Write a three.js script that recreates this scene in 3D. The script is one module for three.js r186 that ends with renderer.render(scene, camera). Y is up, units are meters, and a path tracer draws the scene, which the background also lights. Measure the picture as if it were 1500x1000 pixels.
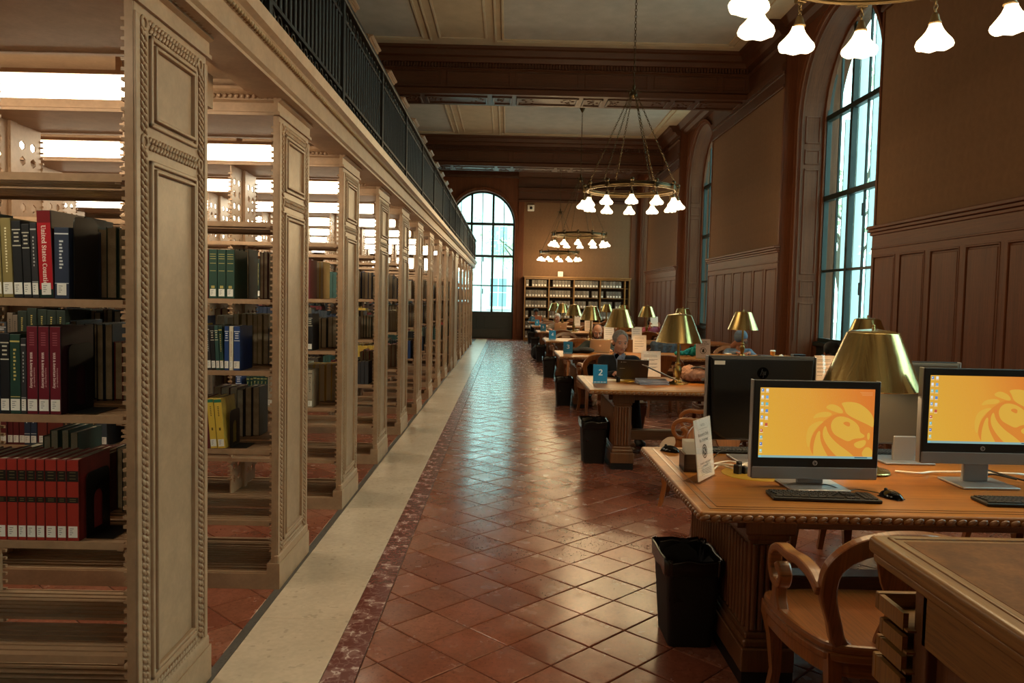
import * as THREE from 'three';
import { mergeGeometries, mergeVertices, toCreasedNormals } from 'three/addons/utils/BufferGeometryUtils.js';
import { RoundedBoxGeometry } from 'three/addons/geometries/RoundedBoxGeometry.js';
import { RectAreaLightUniformsLib } from 'three/addons/lights/RectAreaLightUniformsLib.js';

// ---------- camera, sky, exposure ----------
const D2R = Math.PI / 180;
const scene = new THREE.Scene();
const camera = new THREE.PerspectiveCamera(2 * Math.atan(500 / 1150) / D2R, 1.5, 0.05, 400);
camera.position.set(0, 1.58, 0);
camera.rotation.order = 'YXZ';
camera.rotation.set(-3.119 * D2R, -0.401 * D2R, 1.223 * D2R);
scene.background = new THREE.Color().setRGB(0.67, 0.99, 0.98);     // overcast daylight, cooler than the lamps
scene.backgroundIntensity = 8.0;
const renderer = new THREE.WebGLRenderer({ antialias: true });
renderer.toneMapping = THREE.LinearToneMapping;
renderer.toneMappingExposure = 1.0;
renderer.shadowMap.enabled = true;
RectAreaLightUniformsLib.init();
const WARM = new THREE.Color().setRGB(1.0, 0.70, 0.36), TUBE = new THREE.Color().setRGB(1.0, 0.86, 0.60);
const P_CHANDELIER = 1.08, P_LAMP = 0.75, P_TUBE = 13.0;

// ---------- helpers ----------
let seed = 12345;
const rnd = () => { seed = (seed * 1664525 + 1013904223) >>> 0; return seed / 4294967296; };
const rr = (a, b) => a + (b - a) * rnd();
const pick = (a) => a[Math.floor(rnd() * a.length)];
const used = new Map();
const num = (n) => { const k = used.get(n) ?? 0; used.set(n, k + 1); return k ? n + '_' + String(k).padStart(3, '0') : n; };
const V = (x, y, z) => new THREE.Vector3(x, y, z);
function b(x0, x1, y0, y1, z0, z1) { const g = new THREE.BoxGeometry(Math.abs(x1 - x0), Math.abs(y1 - y0), Math.abs(z1 - z0)); return g.translate((x0 + x1) / 2, (y0 + y1) / 2, (z0 + z1) / 2); }
function rb(x0, x1, y0, y1, z0, z1, r = 0.006, s = 2) {
  const w = Math.abs(x1 - x0), h = Math.abs(y1 - y0), d = Math.abs(z1 - z0);
  return new RoundedBoxGeometry(w, h, d, s, Math.min(r, w / 2.05, h / 2.05, d / 2.05)).translate((x0 + x1) / 2, (y0 + y1) / 2, (z0 + z1) / 2);
}
const cyl = (rt, rbm, h, x, y, z, n = 16) => new THREE.CylinderGeometry(rt, rbm, h, n).translate(x, y + h / 2, z);
const sph = (r, x, y, z, n = 10) => new THREE.SphereGeometry(r, n, Math.max(6, n * 0.7 | 0)).translate(x, y, z);
const tor = (R, r, n = 32, m = 8) => new THREE.TorusGeometry(R, r, m, n);
const tube = (pts, r, n = 24, m = 6, closed = false) => new THREE.TubeGeometry(new THREE.CatmullRomCurve3(pts.map((p) => (p.isVector3 ? p : V(...p))), closed), n, r, m, closed);
const lathe = (pts, n = 24) => new THREE.LatheGeometry(pts.map(([x, y]) => new THREE.Vector2(x, y)), n);
function ext(shape, depth, bevel = 0, seg = 8) {
  return new THREE.ExtrudeGeometry(shape, { depth: depth - 2 * bevel, bevelEnabled: bevel > 0, bevelSize: bevel, bevelThickness: bevel, bevelOffset: -bevel, bevelSegments: 2, curveSegments: seg }).translate(0, 0, bevel);
}
function poly(pts) { const s = new THREE.Shape(); pts.forEach(([x, y], i) => (i ? s.lineTo(x, y) : s.moveTo(x, y))); s.closePath(); return s; }
// smooth closed outline through points
function blob(pts, n = 40) { const c = new THREE.CatmullRomCurve3(pts.map(([x, y]) => V(x, y, 0)), true, 'centripetal'); return new THREE.Shape(c.getPoints(n).slice(0, -1).map((p) => new THREE.Vector2(p.x, p.y))); }
// a band of the given width that follows a smooth 2D line
function ribbon(pts, w0, w1 = w0, n = 40) {
  const c = new THREE.CatmullRomCurve3(pts.map(([x, y]) => V(x, y, 0)), false, 'centripetal'), P = c.getPoints(n), L = [], R = [];
  P.forEach((p, i) => {
    const a = P[Math.max(0, i - 1)], q = P[Math.min(n, i + 1)], dx = q.x - a.x, dy = q.y - a.y, l = Math.hypot(dx, dy) || 1, w = (w0 + (w1 - w0) * i / n) / 2;
    L.push([p.x - dy / l * w, p.y + dx / l * w]); R.unshift([p.x + dy / l * w, p.y - dx / l * w]);
  });
  return poly([...L, ...R]);
}
// a bar of rectangular section through points [x, y, z, halfX, halfZ]
function bar(pts) {
  const pos = [], idx = [];
  pts.forEach(([x, y, z, a, c]) => pos.push(x - a, y, z - c, x + a, y, z - c, x + a, y, z + c, x - a, y, z + c));
  for (let i = 0; i < pts.length - 1; i++) for (let k = 0; k < 4; k++) { const p = i * 4 + k, q = i * 4 + (k + 1) % 4; idx.push(p, q, p + 4, q, q + 4, p + 4); }
  const e = (pts.length - 1) * 4; idx.push(0, 2, 1, 0, 3, 2, e, e + 1, e + 2, e, e + 2, e + 3);
  const up = pts[pts.length - 1][1] > pts[0][1];
  if (up) for (let i = 0; i < idx.length; i += 3) [idx[i], idx[i + 1]] = [idx[i + 1], idx[i]];
  const g = new THREE.BufferGeometry(); g.setAttribute('position', new THREE.Float32BufferAttribute(pos, 3)); g.setIndex(idx);
  return toCreasedNormals(g, 0.7);
}
const AX = { x: 0, y: 1, z: 2 };
// joins geometries; uv in metres by the face's main direction, u along the grain
function join(list, grain = 'x') {
  const gs = [].concat(list).map((g) => {
    const q = g.index ? g.toNonIndexed() : g.clone();
    if (!q.attributes.normal) q.computeVertexNormals();
    for (const k of Object.keys(q.attributes)) if (k !== 'position' && k !== 'normal' && k !== 'color') q.deleteAttribute(k);
    return q;
  });
  const g = gs.length > 1 ? mergeGeometries(gs) : gs[0], p = g.attributes.position.array, n = p.length / 9, uv = new Float32Array(n * 6), ga = AX[grain];
  for (let t = 0; t < n; t++) {
    const o = t * 9, e = [0, 0, 0], ax = p[o + 3] - p[o], ay = p[o + 4] - p[o + 1], az = p[o + 5] - p[o + 2], bx = p[o + 6] - p[o], by = p[o + 7] - p[o + 1], bz = p[o + 8] - p[o + 2];
    e[0] = Math.abs(ay * bz - az * by); e[1] = Math.abs(az * bx - ax * bz); e[2] = Math.abs(ax * by - ay * bx);
    const m = e[0] >= e[1] && e[0] >= e[2] ? 0 : e[1] >= e[2] ? 1 : 2;
    const u = m === ga ? (m + 1) % 3 : ga, v = 3 - m - u;
    for (let k = 0; k < 3; k++) { uv[t * 6 + k * 2] = p[o + k * 3 + u]; uv[t * 6 + k * 2 + 1] = p[o + k * 3 + v]; }
  }
  g.setAttribute('uv', new THREE.BufferAttribute(uv, 2));
  g.clearGroups();
  return g;
}
function raw(name, g, mat, parent = scene) { const m = new THREE.Mesh(g, mat); m.name = parent === scene ? num(name) : name; m.castShadow = m.receiveShadow = true; parent.add(m); return m; }
const mk = (name, geos, mat, parent = scene, grain = 'x') => raw(name, join(geos, grain), mat, parent);
function tag(o, label, category, group) { o.userData.label = label; o.userData.category = category; if (group) o.userData.group = group; return o; }
function struct(o) { o.userData.kind = 'structure'; return o; }
function stuff(o) { o.userData.kind = 'stuff'; return o; }
function thing(name, label, category, pos = [0, 0, 0], turn = 0, group) { const o = new THREE.Group(); o.name = num(name); o.position.set(...pos); o.rotation.y = turn; scene.add(o); return tag(o, label, category, group); }
function sgroup(name) { const o = new THREE.Group(); o.name = num(name); scene.add(o); return struct(o); }
function copy(o, pos, turn, label, group) { const c = o.clone(); c.name = num(o.name.replace(/_\d{3}$/, '')); c.userData = { ...o.userData }; scene.add(c); if (pos) c.position.set(...pos); if (turn !== undefined) c.rotation.y = turn; if (label) c.userData.label = label; if (group) c.userData.group = group; return c; }
const ORD = ['zeroth', 'first', 'second', 'third', 'fourth', 'fifth', 'sixth', 'seventh', 'eighth', 'ninth', 'tenth', 'eleventh', 'twelfth', 'thirteenth', 'fourteenth', 'fifteenth', 'sixteenth', 'seventeenth'];

// ---------- procedural textures ----------
function hash(x, y, s) { let h = (x * 374761393 + y * 668265263 + s * 2147483647) | 0; h = Math.imul(h ^ (h >>> 13), 1274126177); return ((h ^ (h >>> 16)) >>> 0) / 4294967296; }
function tn(x, y, px, py, s) {          // value noise that tiles with period px, py
  const xi = Math.floor(x), yi = Math.floor(y), fx = x - xi, fy = y - yi, u = fx * fx * (3 - 2 * fx), v = fy * fy * (3 - 2 * fy), X = (i) => ((i % px) + px) % px, Y = (i) => ((i % py) + py) % py;
  const a = hash(X(xi), Y(yi), s), c = hash(X(xi + 1), Y(yi), s), d = hash(X(xi), Y(yi + 1), s), e = hash(X(xi + 1), Y(yi + 1), s);
  return a + (c - a) * u + (d - a) * v + (a - c - d + e) * u * v;
}
function fbm(u, v, px, py, oct, s) { let t = 0, a = 0.5, n = 0; for (let o = 0; o < oct; o++) { t += a * tn(u * px, v * py, px, py, s + o); n += a; a *= 0.5; px *= 2; py *= 2; } return t / n; }
function tex(N, M, f, srgb = true, sizeU = 1, sizeV = 1) {
  const d = new Uint8Array(N * M * 4);
  for (let y = 0; y < M; y++) for (let x = 0; x < N; x++) { const c = f(x / N, y / M), o = (y * N + x) * 4; d[o] = c[0] * 255; d[o + 1] = c[1] * 255; d[o + 2] = c[2] * 255; d[o + 3] = 255; }
  const t = new THREE.DataTexture(d, N, M); t.wrapS = t.wrapT = THREE.RepeatWrapping; t.magFilter = THREE.LinearFilter; t.minFilter = THREE.LinearMipmapLinearFilter; t.generateMipmaps = true;
  if (srgb) t.colorSpace = THREE.SRGBColorSpace; t.repeat.set(1 / sizeU, 1 / sizeV); t.needsUpdate = true; return t;
}
const cl = (x) => Math.min(1, Math.max(0, x));
const grey = (k) => { k = cl(k); return [k, k, k]; };
const mix3 = (a, c, t) => a.map((x, i) => x + (c[i] - x) * t);
const T = {
  wood: tex(512, 512, (u, v) => { const w = fbm(u, v, 2, 5, 3, 3), st = fbm(u, v + w * 0.03, 4, 90, 3, 9), pore = fbm(u, v, 16, 220, 1, 21); return grey(0.70 + 0.24 * st + 0.14 * (w - 0.5) - (pore > 0.8 ? 0.10 : 0)); }, true, 1.1, 0.55),
  clay: tex(512, 512, (u, v) => { const a = fbm(u, v, 5, 5, 5, 31), c = fbm(u, v, 60, 60, 2, 37), p = fbm(u, v, 120, 120, 1, 41); const k = 0.80 + 0.20 * (a - 0.5) + 0.12 * (c - 0.5) - (p > 0.86 ? 0.14 : 0); return [cl(k + 0.03), cl(k), cl(k - 0.02 + 0.05 * (a - 0.5))]; }, true, 0.9, 0.9),
  rough: tex(256, 256, (u, v) => grey(0.55 + 0.5 * (fbm(u, v, 7, 7, 5, 51) - 0.5)), false, 0.7, 0.7),
  bump: tex(512, 512, (u, v) => grey(fbm(u, v, 10, 10, 5, 61)), false, 0.9, 0.9),
  marble: tex(512, 512, (u, v) => { const a = fbm(u, v, 6, 6, 5, 71), c = fbm(u, v, 70, 70, 2, 73), pit = fbm(u, v, 40, 40, 2, 79); const k = 0.86 + 0.11 * (a - 0.5) + 0.06 * (c - 0.5) - (pit > 0.80 ? 0.07 : 0); return [cl(k), cl(k - 0.012), cl(k - 0.05)]; }, true, 1.3, 1.3),
  red: tex(512, 512, (u, v) => { const w = fbm(u, v, 8, 8, 4, 81), a = fbm(u + 0.06 * w, v + 0.06 * w, 14, 14, 4, 83), vein = 1 - Math.min(1, Math.abs(a - 0.5) * 14), patch = cl((fbm(u, v, 9, 9, 4, 87) - 0.5) * 7); return mix3([0.40, 0.19, 0.17], [0.80, 0.69, 0.65], cl(vein * (0.35 + 0.65 * patch) + patch * 0.35)); }, true, 0.55, 0.55),
  weave: tex(256, 256, (u, v) => { const a = fbm(u, v, 6, 6, 4, 91); return grey(0.84 + 0.10 * (a - 0.5) + 0.07 * Math.sin(u * 2 * Math.PI * 64) * Math.sin(v * 2 * Math.PI * 64) + 0.1 * (hash(u * 256 | 0, v * 256 | 0, 5) - 0.5)); }, true, 0.35, 0.35),
  plaster: tex(256, 256, (u, v) => grey(0.88 + 0.12 * (fbm(u, v, 5, 5, 5, 101) - 0.5) + 0.05 * (hash(u * 256 | 0, v * 256 | 0, 8) - 0.5)), true, 1.4, 1.4),
  paint: tex(256, 256, (u, v) => { const a = fbm(u, v, 8, 8, 5, 111), s = fbm(u, v, 50, 50, 2, 113); const k = 0.86 + 0.14 * (a - 0.5) + 0.07 * (s - 0.5); return [cl(k), cl(k - 0.01), cl(k - 0.03)]; }, true, 0.6, 0.6),
  brush: tex(512, 256, (u, v) => grey(0.5 + 0.6 * (fbm(u, v, 3, 120, 2, 121) - 0.5)), false, 0.5, 0.16),
  leather: tex(256, 256, (u, v) => grey(0.80 + 0.3 * (fbm(u, v, 7, 7, 5, 131) - 0.5) + 0.12 * (fbm(u, v, 60, 60, 2, 137) - 0.5)), true, 0.5, 0.5),
  cloth: tex(256, 256, (u, v) => grey(0.82 + 0.22 * (fbm(u, v, 10, 10, 4, 141) - 0.5) + 0.12 * (hash(u * 256 | 0, v * 256 | 0, 15) - 0.5)), true, 0.3, 0.3),
};
function std(color, roughness = 0.6, o = {}) { return new THREE.MeshPhysicalMaterial({ color: new THREE.Color(color), roughness, ...o }); }
const wood = (c, r = 0.42, coat = 0.35, o = {}) => std(c, r, { ...o, map: T.wood, bumpMap: T.wood, bumpScale: 0.0006, clearcoat: coat, clearcoatRoughness: 0.22 });
const M = {
  wallWood: wood('#7a462a', 0.58, 0.0, { specularIntensity: 0.5 }), beamWood: wood('#633b25', 0.52, 0.06, { specularIntensity: 0.7 }), tableWood: wood('#b5702c', 0.42, 0.12, { specularIntensity: 0.6 }), tableEdge: wood('#9c6433', 0.35, 0.5), tableLeg: wood('#7a4a28', 0.4, 0.3), chairWood: wood('#a05c28', 0.36, 0.5), deskWood: wood('#a87436', 0.42, 0.3),
  cream: std('#b9977a', 0.42, { map: T.paint, bumpMap: T.bump, bumpScale: 0.0005 }),
  tan: std('#8a6648', 0.95, { map: T.weave, bumpMap: T.weave, bumpScale: 0.0008 }), plasterCream:std('#d2bfa4', 0.9, { map: T.plaster }), plasterGrey: std('#c6c2bc', 0.9, { map: T.plaster }),
  grout: std('#5f4a40', 0.85, { map: T.clay }), marble: std('#f2dcca', 0.26, { map: T.marble, roughnessMap: null }), redMarble: std('#ffffff', 0.26, { map: T.red }), slate: std('#6d6a66', 0.5, { map: T.clay }),
  iron: std('#08090a', 0.5, { metalness: 0.3 }), bronze: std('#54452e', 0.36, { metalness: 0.85 }), brass: std('#c2aa70', 0.38, { metalness: 0.9, anisotropy: 0.6, roughnessMap: T.brush, bumpMap: T.brush, bumpScale: 0.00025 }), brassDark: std('#6d5a35', 0.34, { metalness: 1 }),
  opal: std('#fff6e4', 0.4, { emissive: new THREE.Color().setRGB(1, 0.83, 0.55), emissiveIntensity: 2.6 }), bulb: std('#fff2da', 0.4, { emissive: WARM.clone(), emissiveIntensity: 3 }), tubeGlow: std('#ffffff', 0.5, { emissive: TUBE.clone(), emissiveIntensity: 12 }),
  black: std('#08080a', 0.45), blackGloss: std('#050506', 0.12), blackBag: std('#0a0a0b', 0.25), rubber: std('#101012', 0.6), silver: std('#b9b9bd', 0.32, { metalness: 0.75 }), silverMatte: std('#8c8c90', 0.45, { metalness: 0.4 }), white: std('#e4e0d8', 0.6), paper: std('#e6e0d4', 0.9), acrylic: std('#ffffff', 0.03, { transmission: 1, thickness: 0 }),
  glass: std('#f4fffd', 0.0, { transmission: 1, thickness: 0 }), frameDark: std('#12201c', 0.45), frameOut: std('#ccd8de', 0.6), doorDark: std('#1b211f', 0.42), pages: std('#cfc4ad', 0.9, { map: T.cloth }), leather: std('#96602f', 0.75, { specularIntensity: 0.4, map: T.leather, bumpMap: T.leather, bumpScale: 0.0004 }),
  stone: std('#cfd3d2', 0.9, { map: T.plaster }), bark: std('#7c776c', 0.95, { map: T.clay }), leaf: std('#b4c99a', 0.8, { transmission: 0.35, thickness: 0 }), sidewalk: std('#b8b5ae', 0.9, { map: T.plaster }),
};
const tileMats = ['#a3634d', '#ab6b54', '#9a5b47', '#a26753', '#b0745e'].map((c, i) => std(c, 0.27 + 0.02 * i, { map: T.clay, roughnessMap: T.rough, bumpMap: T.bump, bumpScale: 0.0008 }));
tileMats.forEach((m) => { m.roughness = 0.42; });
function canvasTex(w, h, draw) { const c = document.createElement('canvas'); c.width = w; c.height = h; const x = c.getContext('2d'); draw(x, w, h); const t = new THREE.CanvasTexture(c); t.colorSpace = THREE.SRGBColorSpace; t.magFilter = THREE.LinearFilter; return t; }
// ---------- floor ----------
const floor = sgroup('floor');
mk('grout_bed', b(-5.9, 5.1, -0.06, -0.004, -31.1, 9.5), M.grout, floor);
{
  const H = 0.187, NX = 0.22, NZ = -4.06, gap = 0.0045;
  const chamfer = 0.004, y0 = -0.012, y1 = 0.001;
  const prism = (pts) => {            // a tile of that outline [x, z], chamfered
    const n = pts.length, c = pts.reduce((a, p) => [a[0] + p[0] / n, a[1] + p[1] / n], [0, 0]), pos = [], idx = [];
    const ring = (k, y) => pts.forEach(([x, z]) => { const dx = x - c[0], dz = z - c[1], l = Math.hypot(dx, dz) || 1; pos.push(x - dx / l * k, y, z - dz / l * k); });
    ring(0, y0); ring(0, y1 - chamfer * 0.6); ring(chamfer * 1.6, y1);
    for (let r = 0; r < 2; r++) for (let i = 0; i < n; i++) { const a = r * n + i, d = r * n + (i + 1) % n; idx.push(a, a + n, d, d, a + n, d + n); }
    for (let i = 1; i < n - 1; i++) idx.push(2 * n, 2 * n + i + 1, 2 * n + i);
    const g = new THREE.BufferGeometry(); g.setAttribute('position', new THREE.Float32BufferAttribute(pos, 3)); g.setIndex(idx);
    const q = g.toNonIndexed(); q.computeVertexNormals();
    // wound so that the top looks up
    if (q.attributes.normal.getY(q.attributes.normal.count - 1) < 0) { for (let i = 0; i < idx.length; i += 3) [idx[i], idx[i + 1]] = [idx[i + 1], idx[i]]; g.setIndex(idx); const w = g.toNonIndexed(); w.computeVertexNormals(); return w; }
    return q;
  };
  const shiftUV = (g) => { const a = g.attributes.uv, du = rr(0, 9), dv = rr(0, 9); for (let i = 0; i < a.count; i++) a.setXY(i, a.getX(i) + du, a.getY(i) + dv); return g; };
  const h = H - gap * 0.7, full = [[0, h], [h, 0], [0, -h], [-h, 0]];
  const variants = Array.from({ length: 8 }, () => shiftUV(join(prism(full))));
  const clip = (pts, ax, lim, keepBelow) => { const out = []; pts.forEach((p, i) => { const q = pts[(i + 1) % pts.length], ip = keepBelow ? p[ax] <= lim : p[ax] >= lim, iq = keepBelow ? q[ax] <= lim : q[ax] >= lim; if (ip) out.push(p); if (ip !== iq) { const t = (lim - p[ax]) / (q[ax] - p[ax]); out.push([p[0] + (q[0] - p[0]) * t, p[1] + (q[1] - p[1]) * t]); } }); return out; };
  const list = [];
  for (const [xa, xb, za, zb] of [[-0.592, 4.88, -30.4, 2.0], [-5.3, -1.215, -28.2, -1.6]]) {
    for (let i = -110; i < 110; i++) for (let j = -110; j < 110; j++) {
      const x = NX + (i + j) * H, z = NZ + H + (i - j) * H;
      if (x < xa - H || x > xb + H || z < za - H || z > zb + H) continue;
      const inside = x - h > xa && x + h < xb && z - h > za && z + h < zb;
      let pts = full.map(([a, c]) => [a + x, c + z]);
      if (!inside) { pts = clip(clip(clip(clip(pts, 0, xa, false), 0, xb, true), 1, za, false), 1, zb, true); if (pts.length < 3) continue; let A = 0; pts.forEach((p, k) => { const q = pts[(k + 1) % pts.length]; A += p[0] * q[1] - q[0] * p[1]; }); if (Math.abs(A) < 0.006) continue; }
      const seen = z < -2.55 && Math.abs(x / z) < 0.66 && !(x > 1.5 && z > -9) && !(x < -2.2);
      list.push({ x, z, pts, inside, seen });
    }
  }
  list.sort((p, q) => (q.seen - p.seen) || (q.z - p.z));
  const rest = tileMats.map(() => []);
  list.forEach((t, k) => {
    const m = Math.floor(rnd() * tileMats.length), tiltX = rr(-0.002, 0.002), tiltZ = rr(-0.002, 0.002), lift = rr(0, 0.0012), turn = Math.floor(rnd() * 4) * Math.PI / 2;
    if (k < 300 && t.seen) {
      const o = t.inside ? raw('tile', pick(variants), tileMats[m], floor) : raw('tile', shiftUV(join(prism(t.pts))), tileMats[m], floor);
      if (t.inside) { o.position.set(t.x, lift, t.z); o.rotation.set(tiltX, turn, tiltZ); }
    } else if (t.inside) { const g = pick(variants).clone(); g.applyMatrix4(new THREE.Matrix4().makeRotationFromEuler(new THREE.Euler(tiltX, turn, tiltZ)).setPosition(t.x, lift, t.z)); rest[m].push(g); }
    else rest[m].push(shiftUV(join(prism(t.pts))));
  });
  rest.forEach((g, i) => { if (g.length) stuff(raw('tile_field', mergeGeometries(g), tileMats[i], floor)); });
}
const border = sgroup('trim_1'), band = sgroup('trim_2');
for (let k = 0; k < 31; k++) {
  const z = -0.757 - k, g = 0.0012;
  mk('slab', rb(-1.17, -0.737, -0.04, 0.002 + rr(0, 0.0006), z - 1 + g, z - g, 0.002, 1).translate(0, 0, 0), M.marble, border, k % 2 ? 'x' : 'z');
  mk('slab', rb(-0.734, -0.596, -0.04, 0.0022, z - 1 + g, z - g, 0.002, 1), M.redMarble, band, k % 2 ? 'z' : 'x');
}
mk('slate_strip', b(-1.213, -1.172, -0.04, 0.0012, -28.5, -0.7), M.slate, border, 'z');

// ---------- right wall: piers, wainscot, arched windows ----------
const XW = 4.9, XR = 5.1, ZONES = [3.82, 12.45, 21.08, -4.81], HW = 1.56, SPRING = 4.74, SILL = 0.94;
const wallR = sgroup('wall_right');
{
  const s = poly([[-9.5, 0], [30.5, 0], [30.5, 6.65], [-9.5, 6.65]]);
  const arch = (c, hw, y0, sp) => { const h = new THREE.Path(); h.moveTo(c - hw, y0); h.lineTo(c - hw, sp); h.absarc(c, sp, hw, Math.PI, 0, true); h.lineTo(c + hw, y0); h.closePath(); return h; };
  for (const c of ZONES) s.holes.push(arch(c, HW, 0.02, SPRING));
  s.holes.push(arch(29.2, 1.12, 0.02, 5.0));
  const g = new THREE.ExtrudeGeometry(s, { depth: 0.7, bevelEnabled: false, curveSegments: 32 });
  g.rotateY(Math.PI / 2); g.translate(XR, 0, 0);
  mk('wall_body', g, M.wallWood, wallR, 'y');
  // arch mouldings and reveal panels round every window
  const zone = (c, hw, sp) => {
    const ring = (r0, r1, y0) => { const q = new THREE.Shape(); q.moveTo(c - r1, y0); q.lineTo(c - r1, sp); q.absarc(c, sp, r1, Math.PI, 0, true); q.lineTo(c + r1, y0); q.lineTo(c + r0, y0); q.lineTo(c + r0, sp); q.absarc(c, sp, r0, 0, Math.PI, false); q.lineTo(c - r0, y0); q.closePath(); return q; };
    const put = (q, d, x) => { const e = ext(q, d, 0.008, 28); e.rotateY(Math.PI / 2); e.translate(x, 0, 0); return e; };
    mk('casing', [put(ring(hw + 0.01, hw + 0.09, 0.02), 0.05, XR - 0.04), put(ring(hw + 0.075, hw + 0.105, 0.02), 0.04, XR - 0.06)], M.wallWood, wallR, 'y');
    mk('stop_bead', [put(ring(hw - 0.045, hw + 0.002, 0.94), 0.07, XR + 0.42), put(ring(hw - 0.02, hw + 0.002, 0.94), 0.03, XR + 0.02)], M.wallWood, wallR, 'y');
    for (const e of [-1, 1]) {
      const zf = -(c + e * (hw - 0.0)), q = (y0, y1) => {
        const a = XR + 0.10, d = XR + 0.37, t = 0.028, k = e > 0 ? [zf, zf + 0.016] : [zf - 0.016, zf];
        mk('reveal_frame', [rb(a, d, y1 - t, y1, k[0], k[1], 0.006, 1), rb(a, d, y0, y0 + t, k[0], k[1], 0.006, 1), rb(a, a + t, y0, y1, k[0], k[1], 0.006, 1), rb(d - t, d, y0, y1, k[0], k[1], 0.006, 1)], M.wallWood, wallR, 'y');
      };
      for (const [y0, y1] of [[0.15, 1.62], [1.72, 2.02], [2.12, 3.98], [4.06, 4.32], [4.42, 4.9]]) q(y0, y1);
    }
  };
  ZONES.forEach((c) => zone(c, HW, SPRING)); zone(29.2, 1.12, 5.0);
  // projecting piers with wainscot below and fabric above
  const pb = (s0, s1, y0, y1, d0, d1) => b(XW - d1, XW - d0, y0, y1, -s1, -s0);
  const CORN = [[0, 5.75], [0.07, 5.75], [0.07, 5.86], [0.02, 5.9], [0.02, 6.24], [0.07, 6.26], [0.07, 6.28], [0.02, 6.28], [0.02, 6.37], [0.11, 6.38], [0.16, 6.46], [0.24, 6.48], [0.28, 6.58], [0.33, 6.6], [0.34, 6.65], [0, 6.65]];
  const pier = (s0, s1) => {
    mk('pier_core', b(XW + 0.004, XR, 0, 6.65, -s1, -s0), M.wallWood, wallR, 'y');
    mk('wall_fabric', b(XW - 0.004, XW + 0.006, 2.6, 5.5, -s1 + 0.05, -s0 - 0.05), M.tan, wallR, 'z');
    for (const q of [-s0 - 0.055, -s1]) mk('edge_bead', rb(XW - 0.018, XW + 0.004, 2.66, 5.5, q, q + 0.055, 0.006, 1), M.wallWood, wallR, 'y');
    mk('wainscot_board', pb(s0, s1, 0, 2.6, -0.004, 0.006), M.wallWood, wallR, 'y');
    mk('wainscot_base', [pb(s0, s1, 0, 0.24, 0, 0.045), pb(s0, s1, 0.24, 0.27, 0, 0.032)], M.wallWood, wallR, 'z');
    const e = 0.03;
    mk('cap_moulding', [rb(XW - 0.10, XW, 2.6, 2.645, -s1 - e, -s0 + e, 0.012, 2), rb(XW - 0.075, XW, 2.56, 2.6, -s1 - e, -s0 + e, 0.01, 2), rb(XW - 0.045, XW, 2.52, 2.56, -s1 - e, -s0 + e, 0.01, 2), pb(s0, s1, 2.36, 2.52, 0, 0.022), rb(XW - 0.038, XW, 2.335, 2.36, -s1, -s0, 0.008, 1)], M.wallWood, wallR, 'z');
    const n = Math.max(2, Math.round((s1 - s0) / 0.74)), p = (s1 - s0) / n, st = 0.05;
    mk('rail', [pb(s0, s1, 2.25, 2.335, 0, 0.024), pb(s0, s1, 0.27, 0.36, 0, 0.024)], M.wallWood, wallR, 'z');
    for (let k = 0; k <= n; k++) { const c = s0 + k * p; mk('stile', pb(Math.max(s0, c - st), Math.min(s1, c + st), 0.36, 2.25, 0, 0.024), M.wallWood, wallR, 'y'); }
    for (let k = 0; k < n; k++) {
      const a = s0 + k * p + st, c = a + p - 2 * st, w = c - a;
      const sh = poly([[0.045, 0.045], [w - 0.045, 0.045], [w - 0.045, 1.845], [0.045, 1.845]]);
      const g = ext(sh, 0.020, 0.009, 1); g.rotateY(-Math.PI / 2); g.translate(XW - 0.002, 0.36, -c);
      mk('panel', g, M.wallWood, wallR, 'y');
      mk('panel_moulding', [rb(XW - 0.030, XW - 0.002, 0.36, 0.385, -c, -a, 0.008, 1), rb(XW - 0.030, XW - 0.002, 2.225, 2.25, -c, -a, 0.008, 1), rb(XW - 0.030, XW - 0.002, 0.36, 2.25, -a - 0.025, -a, 0.008, 1), rb(XW - 0.030, XW - 0.002, 0.36, 2.25, -c, -c + 0.025, 0.008, 1)], M.wallWood, wallR, 'y');
    }
    const g = ext(poly(CORN.map(([o, y]) => [-o, y])), s1 - s0, 0).translate(XW, 0, -s1);
    mk('frieze', [pb(s0, s1, 5.5, 5.76, -0.004, 0.02), rb(XW - 0.05, XW, 5.46, 5.52, -s1, -s0, 0.01, 2), rb(XW - 0.035, XW, 5.70, 5.75, -s1, -s0, 0.01, 1), g], M.beamWood, wallR, 'z');
  };
  pier(-9.5, -6.69); pier(-3.01, 1.94); pier(5.62, 10.57); pier(14.25, 19.2); pier(22.88, 27.83);
  for (const [a, c] of [[-6.69, -3.01], [1.94, 5.62], [10.57, 14.25], [19.2, 22.88], [27.83, 30.5]]) mk('cornice', ext(poly([[0, 6.4], [-0.1, 6.42], [-0.16, 6.5], [-0.24, 6.52], [-0.34, 6.65], [0, 6.65]]), c - a, 0).translate(XR, 0, -c), M.beamWood, wallR, 'z');

  // ---------- ceiling and beams ----------
  const ceiling = sgroup('ceiling');
  mk('ceiling_slab', b(-5.9, 5.8, 6.655, 6.85, -31.1, 9.7), M.plasterCream, ceiling, 'z');
  const BEAMS = [1.44, -7.28, -16.0, -24.72];
  const frame = (x0, x1, z0, z1, t, y0, y1, r) => [rb(x0, x1, y0, y1, z0, z0 + t, r, 1), rb(x0, x1, y0, y1, z1 - t, z1, r, 1), rb(x0, x0 + t, y0, y1, z0, z1, r, 1), rb(x1 - t, x1, y0, y1, z0, z1, r, 1)];
  const bays = [[1.44, 9.4], [-7.28, -0.21], [-16.0, -8.93], [-24.72, -17.65], [-30.45, -26.37]];
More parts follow.
